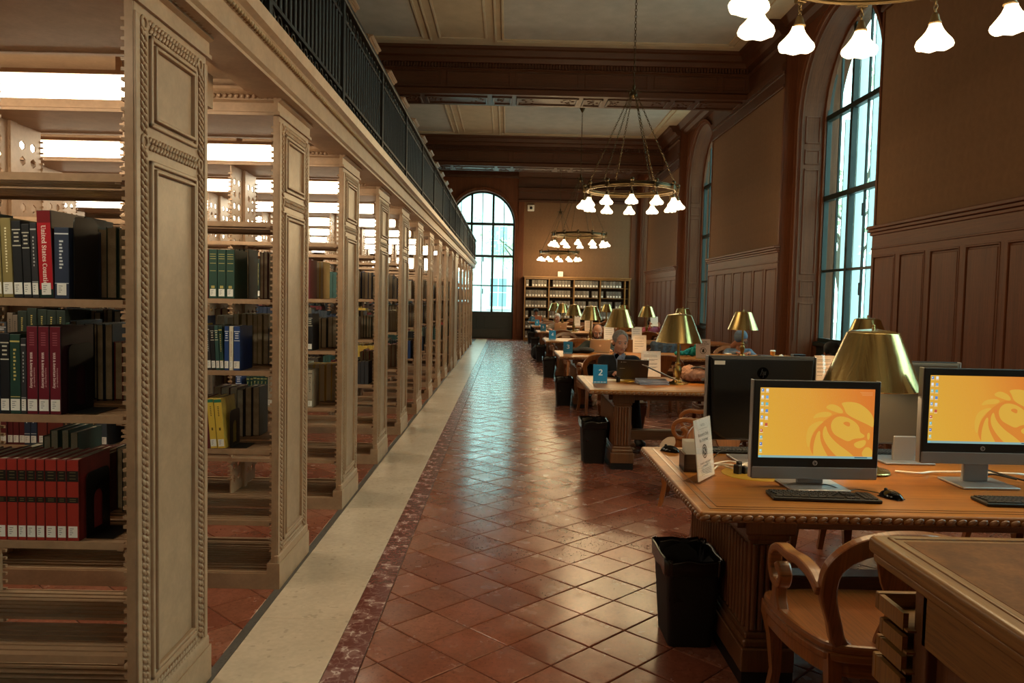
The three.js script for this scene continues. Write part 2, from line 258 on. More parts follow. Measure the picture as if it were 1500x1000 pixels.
  for (const [za, zb] of bays) for (const [xa, xb, m, big] of [[-0.2, 4.25, M.plasterGrey, 1], [-1.45, -0.5, M.plasterCream, 0], [-5.4, -1.75, M.plasterGrey, 1]]) {
    const z0 = za + 0.32, z1 = zb - 0.32;
    mk('ceiling_panel', b(xa, xb, 6.648, 6.657, z0, z1), m, ceiling, 'z');
    mk('panel_moulding', big ? [...frame(xa - 0.02, xb + 0.02, z0 - 0.02, z1 + 0.02, 0.05, 6.618, 6.657, 0.012), ...frame(xa - 0.16, xb + 0.16, z0 - 0.14, z1 + 0.14, 0.045, 6.625, 6.657, 0.012)] : frame(xa, xb, z0, z1, 0.05, 6.63, 6.657, 0.012), M.plasterCream, ceiling, 'z');
  }
  for (const zc of BEAMS) {
    const bm = sgroup('ceiling_beam'), za = zc - 0.42, zb = zc - 1.23;                 // faces of the beam
    const near = ext(poly(CORN), 10.8, 0); near.rotateY(Math.PI / 2); near.scale(1, 1, -1); near.translate(-5.9, 0, za);
    const fix = (g) => { const q = g.toNonIndexed ? (g.index ? g.toNonIndexed() : g) : g, p = q.attributes.position.array; for (let i = 0; i < p.length; i += 9) for (let k = 0; k < 3; k++) { const t = p[i + 3 + k]; p[i + 3 + k] = p[i + 6 + k]; p[i + 6 + k] = t; } q.computeVertexNormals(); return q; };
    const far = ext(poly(CORN), 10.8, 0); far.rotateY(Math.PI / 2); far.translate(-5.9, 0, zb);
    mk('beam_core', [b(-5.9, 4.9, 5.75, 6.65, zb, za)], M.beamWood, bm);
    mk('cornice', [fix(near), far], M.beamWood, bm);
    const den = []; for (let x = -5.8; x < 4.86; x += 0.062) den.push(b(x, x + 0.036, 6.29, 6.37, za, za + 0.075));
    stuff(mk('dentils', den, M.beamWood, bm));
    const pan = (x0, x1) => mk('face_panel', [rb(x0, x1, 5.93, 5.95, za, za + 0.035, 0.006, 1), rb(x0, x1, 6.19, 6.21, za, za + 0.035, 0.006, 1), rb(x0, x0 + 0.025, 5.93, 6.21, za, za + 0.035, 0.006, 1), rb(x1 - 0.025, x1, 5.93, 6.21, za, za + 0.035, 0.006, 1)], M.beamWood, bm);
    for (let x = -5.6; x < 4.4; x += 1.42) pan(x, Math.min(4.8, x + 1.3));
    // soffit: framed panels with carved rosettes
    for (let x = -5.6, k = 0; x < 4.4; k++) {
      const w = k % 2 ? 0.42 : 1.3, x1 = Math.min(4.8, x + w), g = [...frame(x, x1, zb + 0.1, za - 0.1, 0.05, 5.725, 5.752, 0.01)];
      mk('soffit_frame', g, M.beamWood, bm);
      const cv = [];
      for (let q = 0; q < (k % 2 ? 10 : 22); q++) { const e = k % 2 ? rr(0.1, 0.32) : (q % 2 ? rr(0.08, 0.36) : w - rr(0.08, 0.36)); if (x + e < x1 - 0.06) cv.push(new THREE.SphereGeometry(rr(0.02, 0.038), 6, 4).scale(1, 0.5, 1).translate(x + e, 5.748, zb + rr(0.2, 0.62))); }
      if (cv.length) mk('carving', cv, M.beamWood, bm);
      x = x1 + 0.09;
    }
  }
}
// ---------- windows ----------
function makeWindow(label, hw, sill, sp, rows, cols, thickEvery, outer) {
  const o = sgroup(label), w = 2 * hw / cols, top = (u) => sp + Math.sqrt(Math.max(0, hw * hw - u * u));
  const ringShape = (r0, r1) => { const q = new THREE.Shape(); q.moveTo(-r1, sill); q.lineTo(-r1, sp); q.absarc(0, sp, r1, Math.PI, 0, true); q.lineTo(r1, sill); q.lineTo(r0, sill); q.lineTo(r0, sp); q.absarc(0, sp, r0, 0, Math.PI, false); q.lineTo(-r0, sill); q.closePath(); return q; };
  mk('window_frame', [ext(ringShape(hw - 0.06, hw), 0.09, 0.006, 28).translate(0, 0, -0.045), b(-hw, hw, sill - 0.03, sill + 0.06, -0.05, 0.05)], M.frameDark, o, 'y');
  for (let k = 1; k < cols; k++) { const u = -hw + k * w, t = k % thickEvery === 0 ? 0.042 : 0.014; mk(t > 0.02 ? 'mullion' : 'muntin', rb(u - t, u + t, sill, top(u) - 0.02, -t - 0.006, t + 0.006, 0.004, 1), M.frameDark, o, 'y'); }
  rows.forEach(([y, t]) => mk('transom', rb(-hw + 0.03, hw - 0.03, y - t, y + t, -t - 0.008, t + 0.008, 0.004, 1), M.frameDark, o));
  for (const y of [3.0, 1.75]) mk('hinge', rb(0.03, 0.07, y, y + 0.2, 0.02, 0.06, 0.004, 1), M.iron, o, 'y');
  const ys = [sill + 0.06, ...rows.map((r) => r[0])];
  for (let k = 0; k < cols; k++) {
    const u0 = -hw + k * w + 0.012, u1 = u0 + w - 0.024;
    for (let i = 0; i < ys.length - 1; i++) mk('pane', b(u0, u1, ys[i] + 0.012, ys[i + 1] - 0.012, -0.002, 0.002), M.glass, o);
    const q = new THREE.Shape(), n = 10; q.moveTo(u0, ys[ys.length - 1] + 0.01); for (let i = 0; i <= n; i++) { const u = u0 + (u1 - u0) * i / n; q.lineTo(u, Math.max(ys[ys.length - 1] + 0.012, top(u) - 0.03)); } q.lineTo(u1, ys[ys.length - 1] + 0.01); q.closePath();
    mk('pane', ext(q, 0.004, 0).translate(0, 0, -0.002), M.glass, o);
  }
  if (outer) {
    for (let k = 0; k <= cols; k++) { const u = -hw + k * w; mk('outer_bar', b(u - 0.018, u + 0.018, sill - 0.2, k === 0 || k === cols ? sp : top(u) - 0.02, -0.46, -0.30), M.frameOut, o, 'y'); }
  }
  return o;
}
ZONES.forEach((s, i) => {
  const o = makeWindow('window_' + [1, 2, 3, 6][i], HW, SILL, SPRING + 0.12, [[2.18, 0.022], [3.45, 0.045], [4.85, 0.045]], 6, 2, true);
  o.position.set(5.60, 0, -s); o.rotation.y = -Math.PI / 2;
  const low = sgroup('trim_' + [3, 4, 5, 7][i]); low.position.set(5.60, 0, -s); low.rotation.y = -Math.PI / 2;
  mk('window_apron', [b(-HW, HW, 0, 0.92, -0.1, 0.05), rb(-HW, HW, 0.86, 0.93, -0.02, 0.12, 0.01, 1), ...[-1, 0, 1].flatMap((k) => [rb(k * 1.0 - 0.44, k * 1.0 + 0.44, 0.14, 0.78, 0.045, 0.065, 0.01, 1)])], M.doorDark, low);
});
{ const o = makeWindow('window_4', 1.12, SILL, 5.1, [[2.18, 0.022], [3.45, 0.045], [5.09, 0.045]], 4, 2, true); o.position.set(5.60, 0, -29.2); o.rotation.y = -Math.PI / 2; const l = sgroup('trim_6'); l.position.set(5.60, 0, -29.2); l.rotation.y = -Math.PI / 2; mk('window_apron', b(-1.12, 1.12, 0, 0.92, -0.1, 0.05), M.doorDark, l); }

// ---------- end wall with the arched door window ----------
const ZB = -30.5, CX = -1.03, CHW = 1.25, CSP = 4.46;
const wallB = sgroup('wall_back');
{
  const s = poly([[-6.1, 0], [5.8, 0], [5.8, 6.65], [-6.1, 6.65]]), h = new THREE.Path();
  h.moveTo(CX - CHW, 0.005); h.lineTo(CX - CHW, CSP); h.absarc(CX, CSP, CHW, Math.PI, 0, true); h.lineTo(CX + CHW, 0.005); h.closePath(); s.holes.push(h);
  mk('wall_body', new THREE.ExtrudeGeometry(s, { depth: 0.6, bevelEnabled: false, curveSegments: 36 }).translate(0, 0, ZB - 0.6), M.wallWood, wallB, 'y');
  const ring = (r0, r1, d, z) => { const q = new THREE.Shape(); q.moveTo(CX - r1, 0); q.lineTo(CX - r1, CSP); q.absarc(CX, CSP, r1, Math.PI, 0, true); q.lineTo(CX + r1, 0); q.lineTo(CX + r0, 0); q.lineTo(CX + r0, CSP); q.absarc(CX, CSP, r0, 0, Math.PI, false); q.lineTo(CX - r0, 0); q.closePath(); return ext(q, d, 0.012, 30).translate(0, 0, z); };
  mk('arch_moulding', [ring(CHW + 0.005, CHW + 0.10, 0.07, ZB - 0.01), ring(CHW + 0.08, CHW + 0.13, 0.05, ZB + 0.02)], M.wallWood, wallB, 'y');
  mk('pilaster', [rb(0.36, 0.58, 0.18, 5.3, ZB, ZB + 0.05, 0.008, 1), rb(0.34, 0.60, 0, 0.18, ZB, ZB + 0.07, 0.008, 1)], M.wallWood, wallB, 'y'); mk('pilaster', rb(4.72, 4.9, 0, 5.3, ZB, ZB + 0.05, 0.008, 1), M.wallWood, wallB, 'y');
  mk('wall_fabric', b(0.58, 4.72, 2.4, 5.32, ZB, ZB + 0.006), M.tan, wallB);
  const g = ext(poly([[0, 5.3], [0.06, 5.3], [0.06, 5.38], [0.02, 5.42], [0.02, 5.72], [0.09, 5.74], [0.09, 5.84], [0.03, 5.88], [0.03, 6.26], [0.1, 6.3], [0.16, 6.44], [0.28, 6.5], [0.34, 6.65], [0, 6.65]]), 4.55, 0); g.rotateY(-Math.PI / 2); g.translate(4.9, 0, ZB);
  mk('cornice', [g, b(-6.0, 0.36, 6.2, 6.3, ZB, ZB + 0.1), b(-6.0, 0.36, 6.45, 6.65, ZB, ZB + 0.25)], M.beamWood, wallB);
  mk('name_frame', [rb(0.7, 4.6, 5.92, 5.945, ZB, ZB + 0.05, 0.006, 1), rb(0.7, 4.6, 6.2, 6.225, ZB, ZB + 0.05, 0.006, 1)], M.beamWood, wallB);
  const o = makeWindow('window_5', CHW, 1.0, CSP, [[2.07, 0.022], [3.22, 0.045], [4.46, 0.05]], 6, 2, false); o.position.set(CX, 0, ZB - 0.28);
  const door = sgroup('door_1'); door.position.set(CX, 0, ZB - 0.28);
  for (const k of [-1, 1]) {
    mk('door_leaf', b(Math.min(0, k * CHW), Math.max(0, k * CHW), 0.005, 0.97, -0.03, 0.03), M.doorDark, door, 'y');
    mk('panel_moulding', [rb(k * 0.62 - 0.48, k * 0.62 + 0.48, 0.86, 0.89, 0.02, 0.045, 0.006, 1), rb(k * 0.62 - 0.48, k * 0.62 + 0.48, 0.42, 0.45, 0.02, 0.045, 0.006, 1), rb(k * 0.62 - 0.48, k * 0.62 - 0.45, 0.42, 0.89, 0.02, 0.045, 0.006, 1), rb(k * 0.62 + 0.45, k * 0.62 + 0.48, 0.42, 0.89, 0.02, 0.045, 0.006, 1)], M.doorDark, door, 'y');
  }
  mk('kick_plate', rb(-CHW + 0.04, 0.72, 0.06, 0.36, 0.03, 0.05, 0.004, 1), std('#3a3936', 0.4, { metalness: 0.5 }), door);
}
const wallL = sgroup('wall_left'); mk('wall_body', b(-6.1, -5.9, 0, 6.65, -31.1, 9.7), M.tan, wallL, 'z');
const wallF = sgroup('wall_front'); mk('wall_body', b(-6.1, 5.8, 0, 6.65, 9.5, 9.7), M.wallWood, wallF, 'y');

// ---------- gallery over the stacks ----------
const gallery = sgroup('gallery_floor');
{
  mk('gallery_slab', b(-5.9, -1.28, 2.70, 2.80, -27.0, 9.4), M.cream, gallery, 'z');
  const g = ext(poly([[-1.30, 2.585], [-1.135, 2.585], [-1.135, 2.60], [-1.12, 2.612], [-1.12, 2.705], [-1.095, 2.735], [-1.07, 2.75], [-1.06, 2.80], [-1.30, 2.80]]), 36.4, 0).translate(0, 0, -27.0);
  mk('gallery_fascia', [g, b(-1.36, -1.30, 2.61, 2.70, -27.0, 9.4)], M.cream, gallery, 'z');
  const bead = []; for (let z = -1.6; z > -26.9; z -= 0.032) bead.push(new THREE.SphereGeometry(0.0135, 6, 4).scale(1, 1, 0.85).translate(-1.108, 2.717, z));
  stuff(mk('bead_row', bead, std('#a98a64', 0.45, { map: T.paint }), gallery, 'z'));
  for (let k = 0; k < 16; k++) { const z = -2.55 - 1.59 * k - 0.3; mk('cross_beam', b(-5.8, -1.30, 2.62, 2.70, z - 0.24, z + 0.24), M.cream, gallery); }
}
const rail = thing('gallery_railing', 'long black iron railing with slim balusters along the gallery above the bookcases', 'railing', [-1.12, 2.80, 0]);
{
  const z0 = -1.5, z1 = -26.85;
  mk('top_rail', [rb(-0.035, 0.035, 0.68, 0.72, z1, z0, 0.012, 2), b(-0.012, 0.012, 0.58, 0.60, z1, z0)], M.iron, rail, 'z');
  mk('bottom_rail', [b(-0.02, 0.02, 0.0, 0.022, z1, z0), b(-0.016, 0.016, 0.105, 0.125, z1, z0)], M.iron, rail, 'z');
  const sc = []; for (let z = z0 - 0.06; z > z1; z -= 0.12) { sc.push(new THREE.TorusGeometry(0.036, 0.007, 4, 10).rotateY(Math.PI / 2).translate(0, 0.064, z)); sc.push(new THREE.TorusGeometry(0.030, 0.006, 4, 8).rotateY(Math.PI / 2).translate(0, 0.64, z)); }
  stuff(mk('scroll_band', sc, M.iron, rail, 'z'));
  const bal = join(cyl(0.0125, 0.0125, 0.46, 0, 0.122, 0, 6), 'y');
  for (let z = z0; z > z1; z -= 0.087) { const m = raw('baluster', bal, M.iron, rail); m.position.z = z; }
  const post = join([rb(-0.024, 0.024, 0, 0.70, -0.024, 0.024, 0.004, 1)], 'y');
  for (let k = 0; k < 17; k++) { const m = raw('post', post, M.iron, rail); m.position.z = -2.05 - 1.59 * k; if (m.position.z < z1) rail.remove(m); }
}
// ---------- bookcases of the stacks ----------
const NB = 16, ZN = (i) => -2.55 - 1.59 * i, BD = 0.60, LEVELS = [0.36, 0.745, 1.165, 1.545, 1.95], XE = -1.205;
const ordEnd = (i) => ORD[NB - i];                     // counted from the arched end window
function makeBookcase() {
  const o = thing('bookcase', '', 'bookcase');
  // local: x as in the room, z = 0 at the face turned to the viewer's side, -BD at the other
  const g = [b(XE - 0.028, XE, 0.10, 2.52, -BD + 0.004, -0.004)];
  const end = mk('end_panel', g, M.cream, o, 'y');
  const fr = (y0, y1, z0, z1, t, d, r) => [rb(XE - 0.004, XE + d, y0, y1, z0, z0 + t, r, 1), rb(XE - 0.004, XE + d, y0, y1, z1 - t, z1, r, 1), rb(XE - 0.004, XE + d, y0, y0 + t, z0, z1, r, 1), rb(XE - 0.004, XE + d, y1 - t, y1, z0, z1, r, 1)];
  const zA = -BD + 0.105, zB = -0.105;
  mk('panel_moulding', [...fr(2.125, 2.425, zA, zB, 0.016, 0.012, 0.005), ...fr(2.15, 2.40, zA + 0.028, zB - 0.028, 0.012, 0.016, 0.004), ...fr(0.235, 2.015, zA, zB, 0.016, 0.012, 0.005), ...fr(0.26, 1.99, zA + 0.028, zB - 0.028, 0.012, 0.016, 0.004), rb(XE - 0.004, XE + 0.008, 0.18, 2.47, -BD, -BD + 0.03, 0.004, 1), rb(XE - 0.004, XE + 0.008, 0.18, 2.47, -0.03, 0, 0.004, 1)], M.cream, end, 'y');
  const twist = [], knot = (y, z, v) => { const e = new THREE.SphereGeometry(1, 6, 4).scale(0.0075, 0.017, 0.008); e.rotateX(v ? 0.75 : 0.75 + Math.PI / 2); twist.push(e.translate(XE + 0.003, y, z)); };
  for (let y = 0.2; y < 2.47; y += 0.0235) { if (Math.abs(y - 2.45) > 0.03 && Math.abs(y - 2.07) > 0.03) for (const z of [-0.062, -BD + 0.062]) { knot(y, z - 0.012, true); knot(y + 0.0118, z + 0.012, true); } }
  for (const y of [2.452, 2.07, 0.195]) for (let z = zB; z > zA; z -= 0.0235) { knot(y + 0.011, z, false); knot(y - 0.011, z - 0.0118, false); }
  for (const y of [2.452, 2.07]) for (const z of [-0.068, -BD + 0.068]) twist.push(new THREE.TorusGeometry(0.02, 0.006, 5, 12).rotateY(Math.PI / 2).translate(XE + 0.002, y, z));
  stuff(mk('rope_moulding', twist, M.cream, end, 'y'));
  // cap of the end panel, turned along the front as the header
  const prof = [[0, 2.50], [0.012, 2.50], [0.012, 2.515], [0.002, 2.52], [0.002, 2.565], [0.02, 2.575], [0.02, 2.60], [0.045, 2.61], [0.06, 2.62], [0.06, 2.635], [-0.02, 2.635], [-0.02, 2.50]];
  const cap = ext(poly(prof.map(([d, y]) => [XE + d, y])), BD + 0.06, 0).translate(0, 0, -BD - 0.03);
  const egg = []; for (let z = -0.0; z > -BD; z -= 0.030) egg.push(new THREE.SphereGeometry(0.0125, 6, 4).scale(1, 0.9, 0.85).translate(XE + 0.026, 2.592, z - 0.006));
  const eggF = []; for (let x = XE; x > -2.9; x -= 0.030) { eggF.push(new THREE.SphereGeometry(0.0125, 6, 4).translate(x, 2.592, 0.026)); eggF.push(new THREE.SphereGeometry(0.0125, 6, 4).translate(x, 2.592, -BD - 0.026)); }
  const capM = mk('cornice', cap, M.cream, o, 'z');
  stuff(mk('egg_moulding', egg, M.cream, capM, 'z'));
  const L = -5.05;
  const hp = ext(poly(prof), XE - L, 0); hp.rotateY(-Math.PI / 2); hp.translate(XE, 0, 0.0);
  const hp2 = ext(poly(prof.map(([d, y]) => [-d, y])), XE - L, 0); hp2.rotateY(-Math.PI / 2); hp2.translate(XE, 0, -BD);
  const head = mk('header', [b(L, XE - 0.004, 2.505, 2.63, -BD, 0), b(L, XE, 2.63, 2.66, -BD + 0.05, -0.05)], M.cream, o);
  mk('header_moulding', [hp, hp2], M.cream, head); stuff(mk('egg_moulding', eggF, M.cream, head));
  // plinth with a slatted deck
  const slat = (y, z0, z1, t, x0 = L, x1 = XE - 0.05, n = 6) => { const q = [], p = (z1 - z0) / n; for (let k = 0; k < n; k++) q.push(b(x0, x1, y - t, y, z0 + p * k + p * 0.14, z0 + p * (k + 1) - p * 0.14)); return q; };
  mk('plinth', [b(L, XE + 0.012, 0, 0.085, -0.018, 0.012), b(L, XE + 0.012, 0, 0.085, -BD - 0.012, -BD + 0.018), b(XE - 0.05, XE + 0.018, 0, 0.14, -BD - 0.012, 0.012), rb(XE - 0.02, XE + 0.014, 0.13, 0.185, -BD - 0.006, 0.006, 0.012, 2)], M.cream, o);
  mk('deck', [...slat(0.075, -BD + 0.02, -0.02, 0.012, L, XE - 0.05, 14), b(L, XE - 0.05, 0.075, 0.09, -0.018, 0.004)], M.cream, o);
  // toothed edge racks at the corners and perforated uprights between the bays
  const rack = (x, z, s) => { const q = [b(x, x + 0.0275, 0.145, 2.505, z - 0.012, z + 0.012)]; for (let y = 0.2; y < 2.45; y += 0.0315) q.push(b(x - 0.012, x + 0.002, y, y + 0.011, z - 0.009, z + 0.011)); return q; };
  mk('corner_rack', rack(XE - 0.029, -0.010), M.cream, o, 'y'); mk('corner_rack', rack(XE - 0.029, -BD + 0.010), M.cream, o, 'y');
  const fin = poly([[0, 0.09], [0.25, 0.09], [0.25, 2.505], [0, 2.505]]);
  for (let y = 0.16; y < 2.42; y += 0.088) for (const x of [0.075, 0.175]) { const h = new THREE.Path(); h.moveTo(x - 0.026, y + 0.022); h.lineTo(x - 0.026, y + 0.044); h.quadraticCurveTo(x, y + 0.078, x + 0.026, y + 0.044); h.lineTo(x + 0.026, y + 0.022); h.quadraticCurveTo(x, y - 0.012, x - 0.026, y + 0.022); fin.holes.push(h); }
  const fg = new THREE.ExtrudeGeometry(fin, { depth: 0.008, bevelEnabled: false, curveSegments: 2 }); fg.rotateY(Math.PI / 2);           // runs to -z
  const post = [b(-0.022, 0.022, 0.085, 2.505, -0.03, 0.03)]; for (let y = 0.15; y < 2.48; y += 0.05) for (const x of [-0.011, 0.011]) for (const s of [-1, 1]) post.push(b(x - 0.004, x + 0.004, y, y + 0.02, s * 0.03 - 0.005, s * 0.03 + 0.005));
  const teeth = []; for (let y = 0.2; y < 2.45; y += 0.0315) for (const s of [-1, 1]) teeth.push(b(-0.016, 0.016, y, y + 0.011, s * 0.285 - 0.006, s * 0.285 + 0.006));
  const up = join([...post, ...teeth, fg.clone().translate(-0.004, 0, -0.03), fg.clone().translate(-0.004, 0, 0.28)], 'y');
  for (let k = 1; k <= 5; k++) { const m = raw('upright', up, M.cream, o); m.position.set(XE - 0.05 - 0.765 * k, 0, -BD / 2); }
  // shelves: slatted, one for each side and level
  for (const y of LEVELS) for (const s of [0, 1]) {
    const z0 = s ? -BD + 0.015 : -BD / 2 + 0.02, z1 = s ? -BD / 2 - 0.02 : -0.015, f = s ? z0 : z1;
    mk('shelf', [...slat(y, z0, z1, 0.01, L, XE - 0.045, 7), b(L, XE - 0.045, y - 0.022, y + 0.003, f - 0.004, f + 0.004), ...[0, 1, 2, 3, 4].map((k) => b(XE - 0.05 - 0.765 * k - 0.02, XE - 0.05 - 0.765 * k, y - 0.028, y - 0.01, z0, z1))], M.cream, o);
  }
  return o;
}
const protoCase = makeBookcase();
for (let i = 0; i < NB; i++) {
  const o = i ? copy(protoCase) : protoCase; o.position.set(0, 0, ZN(i));
  tag(o, `cream bookcase with panelled end beside the marble border, ${ordEnd(i)} from the end window`, 'bookcase', 'cream bookcases along the aisle');
}
for (let i = -1; i < NB - 1; i++) {
  const o = copy(protoCase, [-0.68, 2.80, ZN(i)]); o.scale.set(1, 0.83, 1);
  tag(o, `dim bookcase standing on the gallery behind the iron railing, ${ORD[NB - i] ?? 'last'} from the end window`, 'bookcase', 'bookcases on the gallery');
}
// solid pier between two bookcases
{ const p = thing('square_pier', 'plain cream square pier closing the gap between two bookcases', 'pier', [-1.44, 0, ZN(9) - BD - 0.495]); mk('shaft', rb(-0.26, 0.27, 0.14, 2.5, -0.42, 0.42, 0.01, 1), M.cream, p, 'y'); mk('base', rb(-0.28, 0.275, 0, 0.14, -0.44, 0.44, 0.01, 1), M.cream, p); mk('capital', [rb(-0.28, 0.28, 2.5, 2.55, -0.43, 0.43, 0.01, 1), rb(-0.3, 0.29, 2.55, 2.58, -0.44, 0.44, 0.012, 2)], M.cream, p); }

// ---------- fluorescent fittings between the bookcases ----------
{
  const x0 = -4.9, x1 = -1.40, len = x1 - x0;
  const proto = thing('fluorescent_fitting', '', 'light fitting');
  mk('housing', [b(x0, x1, 2.545, 2.565, -0.06, 0.06), b(x1 - 0.03, x1 + 0.012, 2.43, 2.58, -0.065, 0.065), b(x1 - 0.4, x1 - 0.37, 2.56, 2.7, -0.015, 0.015), b(x0 + 0.4, x0 + 0.43, 2.56, 2.7, -0.015, 0.015)], M.cream, proto);
  mk('light_tube', rb(x0 + 0.02, x1 - 0.035, 2.452, 2.545, -0.05, 0.05, 0.03, 2), M.tubeGlow, proto);
  for (let i = -1; i < NB - 1; i++) {
    if (i === 9) continue;
    const z = ZN(i) - BD - 0.5, o = i === -1 ? proto : copy(proto); o.position.z = z;
    tag(o, i < 0 ? 'glowing ceiling tube fitting in front of the bookcase with red banded volumes' : `glowing ceiling tube fitting between the ${ordEnd(i)} and ${ordEnd(i + 1)} bookcases from the end window`, 'light fitting', 'tube fittings between the bookcases');
    const l = new THREE.RectAreaLight(TUBE, P_TUBE, len, 0.09); l.name = 'tube_light'; l.position.set((x0 + x1) / 2, 2.447, z); l.rotation.x = -Math.PI / 2; scene.add(l);
  }
}
// ---------- books ----------
const PAL = [['#14161c', '#c9c4b4'], ['#1b2a24', '#b8a860'], ['#26324a', '#cfd4da'], ['#5c1a1e', '#d8c9a0'], ['#3a2a22', '#bda06a'], ['#2b2b30', '#b0b0b0'], ['#6b2a22', '#d9c49a'], ['#8a7b4a', '#efe6c4'], ['#1d3d34', '#c6b46a'], ['#39404a', '#d0d0d0'], ['#70655a', '#2a2420'], ['#a59a88', '#4a3f36'], ['#1f3f7a', '#e4e6ea'], ['#4a4038', '#c8b890'], ['#8c2a24', '#f0e2c8'], ['#2f4f4a', '#d8d2b0'], ['#d9d2c0', '#6a2020'], ['#c9a545', '#2a2620']];
const NAMES = ['black', 'dark green', 'navy', 'maroon', 'brown', 'charcoal', 'brick red', 'olive', 'forest green', 'slate grey', 'taupe', 'beige', 'blue', 'umber', 'scarlet', 'teal', 'ivory', 'mustard'];
const spineTex = (bg, fg, k) => canvasTex(48, 192, (x, w, h) => { x.fillStyle = bg; x.fillRect(0, 0, w, h); x.fillStyle = fg; if (k % 3 === 0) { x.fillRect(0, 20, w, 3); x.fillRect(0, 60, w, 3); for (let i = 0; i < 3; i++) x.fillRect(10, 28 + i * 10, w - 20, 4); } else if (k % 3 === 1) { for (let i = 0; i < 16; i++) x.fillRect(18, 22 + i * 7, 10 - (i % 4), 4); } else { x.fillRect(0, 14, w, 4); x.fillRect(0, 150, w, 2); for (let i = 0; i < 9; i++) x.fillRect(16, 34 + i * 9, 14 - (i * 5 % 7), 5); } });
const coverM = PAL.map(([c]) => std(c, 0.6, { map: T.cloth })), spineM = PAL.map(([c, f], k) => std('#ffffff', 0.55, { map: spineTex(c, f, k) }));
const labelM = std('#ffffff', 0.8, { map: canvasTex(64, 64, (x) => { x.fillStyle = '#e6e4de'; x.fillRect(0, 0, 64, 64); x.fillStyle = '#8d8d90'; for (let i = 0; i < 4; i++) x.fillRect(10, 12 + i * 11, 28 - (i * 9) % 14, 4); }) });
const special = {
  counties: std('#ffffff', 0.4, { map: canvasTex(96, 512, (x, w, h) => { x.fillStyle = '#b3202a'; x.fillRect(0, 0, w, h); x.fillStyle = '#7a1a22'; x.fillRect(0, 0, w, 70); x.fillStyle = '#16302a'; x.fillRect(0, 462, w, 50); x.translate(w / 2 - 4, 84); x.rotate(Math.PI / 2); x.fillStyle = '#f4ece0'; x.font = 'bold 46px serif'; x.textBaseline = 'middle'; x.fillText('United States Counties', 0, 0, 366); }) }),
  guide: std('#ffffff', 0.45, { map: canvasTex(96, 512, (x, w, h) => { x.fillStyle = '#6a1a2a'; x.fillRect(0, 0, w, h); x.fillStyle = '#9a5a62'; for (let i = 0; i < 6; i++) x.fillRect(24, 34 + i * 14, 44, 5); x.translate(w / 2, 150); x.rotate(Math.PI / 2); x.fillStyle = '#e8dcd4'; x.font = 'bold 34px sans-serif'; x.textBaseline = 'middle'; x.fillText('WAR & American Society', 0, 8, 210); x.font = '15px serif'; x.fillText('Encyclopedia of', 90, -20); }) }),
  banded: std('#ffffff', 0.55, { map: canvasTex(64, 256, (x, w, h) => { x.fillStyle = '#9c2b20'; x.fillRect(0, 0, w, h); x.fillStyle = '#17120f'; x.fillRect(0, 34, w, 34); x.fillRect(0, 118, w, 18); x.fillStyle = '#7d7048'; for (const y of [38, 48, 58, 123, 129]) x.fillRect(14, y, 36, 2); }) }),
  green: std('#ffffff', 0.5, { map: canvasTex(64, 256, (x, w, h) => { x.fillStyle = '#1d4035'; x.fillRect(0, 0, w, h); x.fillStyle = '#b3a45c'; for (const y of [22, 34, 46, 70, 110]) x.fillRect(8, y, 48, 3); x.fillRect(18, 190, 28, 14); }) }),
  yellow: std('#ffffff', 0.4, { map: canvasTex(64, 256, (x, w, h) => { x.fillStyle = '#d8b64a'; x.fillRect(0, 0, w, h); x.fillStyle = '#2f7a62'; x.fillRect(0, 4, w, 16); x.fillStyle = '#5c4a20'; for (let i = 0; i < 6; i++) x.fillRect(26, 40 + i * 9, 12, 5); x.fillRect(24, 150, 16, 14); }) }),
};
const coverOf = { counties: std('#4a1418', 0.4, { map: T.cloth }), guide: std('#38141c', 0.45, { map: T.cloth }), banded: std('#8a261d', 0.6, { map: T.cloth }), green: std('#1d4035', 0.55, { map: T.cloth }), yellow: std('#cfae48', 0.45, { map: T.cloth }) };
const spineQuad = (w, h, z) => { const g = new THREE.PlaneGeometry(w, h); g.translate(0, h / 2, z); return g; };
function bookGeo(w, h, d) { const t = 0.0028; return { cover: [b(-w / 2, -w / 2 + t, 0, h, -d, 0), b(w / 2 - t, w / 2, 0, h, -d, 0), rb(-w / 2, w / 2, 0, h, -0.006, 0.003, 0.003, 1)], pages: b(-w / 2 + t, w / 2 - t, 0.004, h - 0.004, -d + 0.005, -0.005) }; }
// candidates: {x, y, z, w, h, d, back, kind, lean, tag}
const cand = [];
const sees = (x, z) => { for (let i = 0; i < NB; i++) { const zn = -ZN(i); if (zn > -z) break; const zs = -z * 1.2 / -x; if (zs > zn - 0.01 && zs < zn + BD + 0.01 && zn + BD < -z) return false; } return -x / -z < 0.655; };
const near = (i, y, list, xr) => { let x = xr; for (const [kind, w, h, lean] of list) { cand.push({ i, x: x - w / 2, y, z: ZN(i) - 0.02, w, h, d: 0.2, kind, lean: lean ?? 0, fixed: true }); x -= w + 0.0015; } return x; };
function fill(i, y, side, xr, xl, lv) {      // fills a run of shelf from xr down to xl
  let x = xr, k = Math.floor(rnd() * PAL.length), left = 0, h = 0.25, w = 0.03;
  while (x > xl + 0.05) {
    if (left-- <= 0) { k = Math.floor(rnd() * PAL.length); left = Math.floor(rr(1, 6)); h = rr(0.21, 0.30); w = rr(0.022, 0.046); if (rnd() < 0.08) { x -= rr(0.03, 0.1); } }
    const ww = w * rr(0.9, 1.12), hh = h * (left > 2 ? 1 : rr(0.95, 1.04));
    cand.push({ i, x: x - ww / 2, y, z: side ? ZN(i) - BD + 0.02 : ZN(i) - 0.02 - rr(0, 0.012), w: ww, h: hh, d: rr(0.16, 0.215), back: side, kind: k, lean: rnd() < 0 ? 0.05 : 0 }); x -= ww + 0.0016;
  }
}
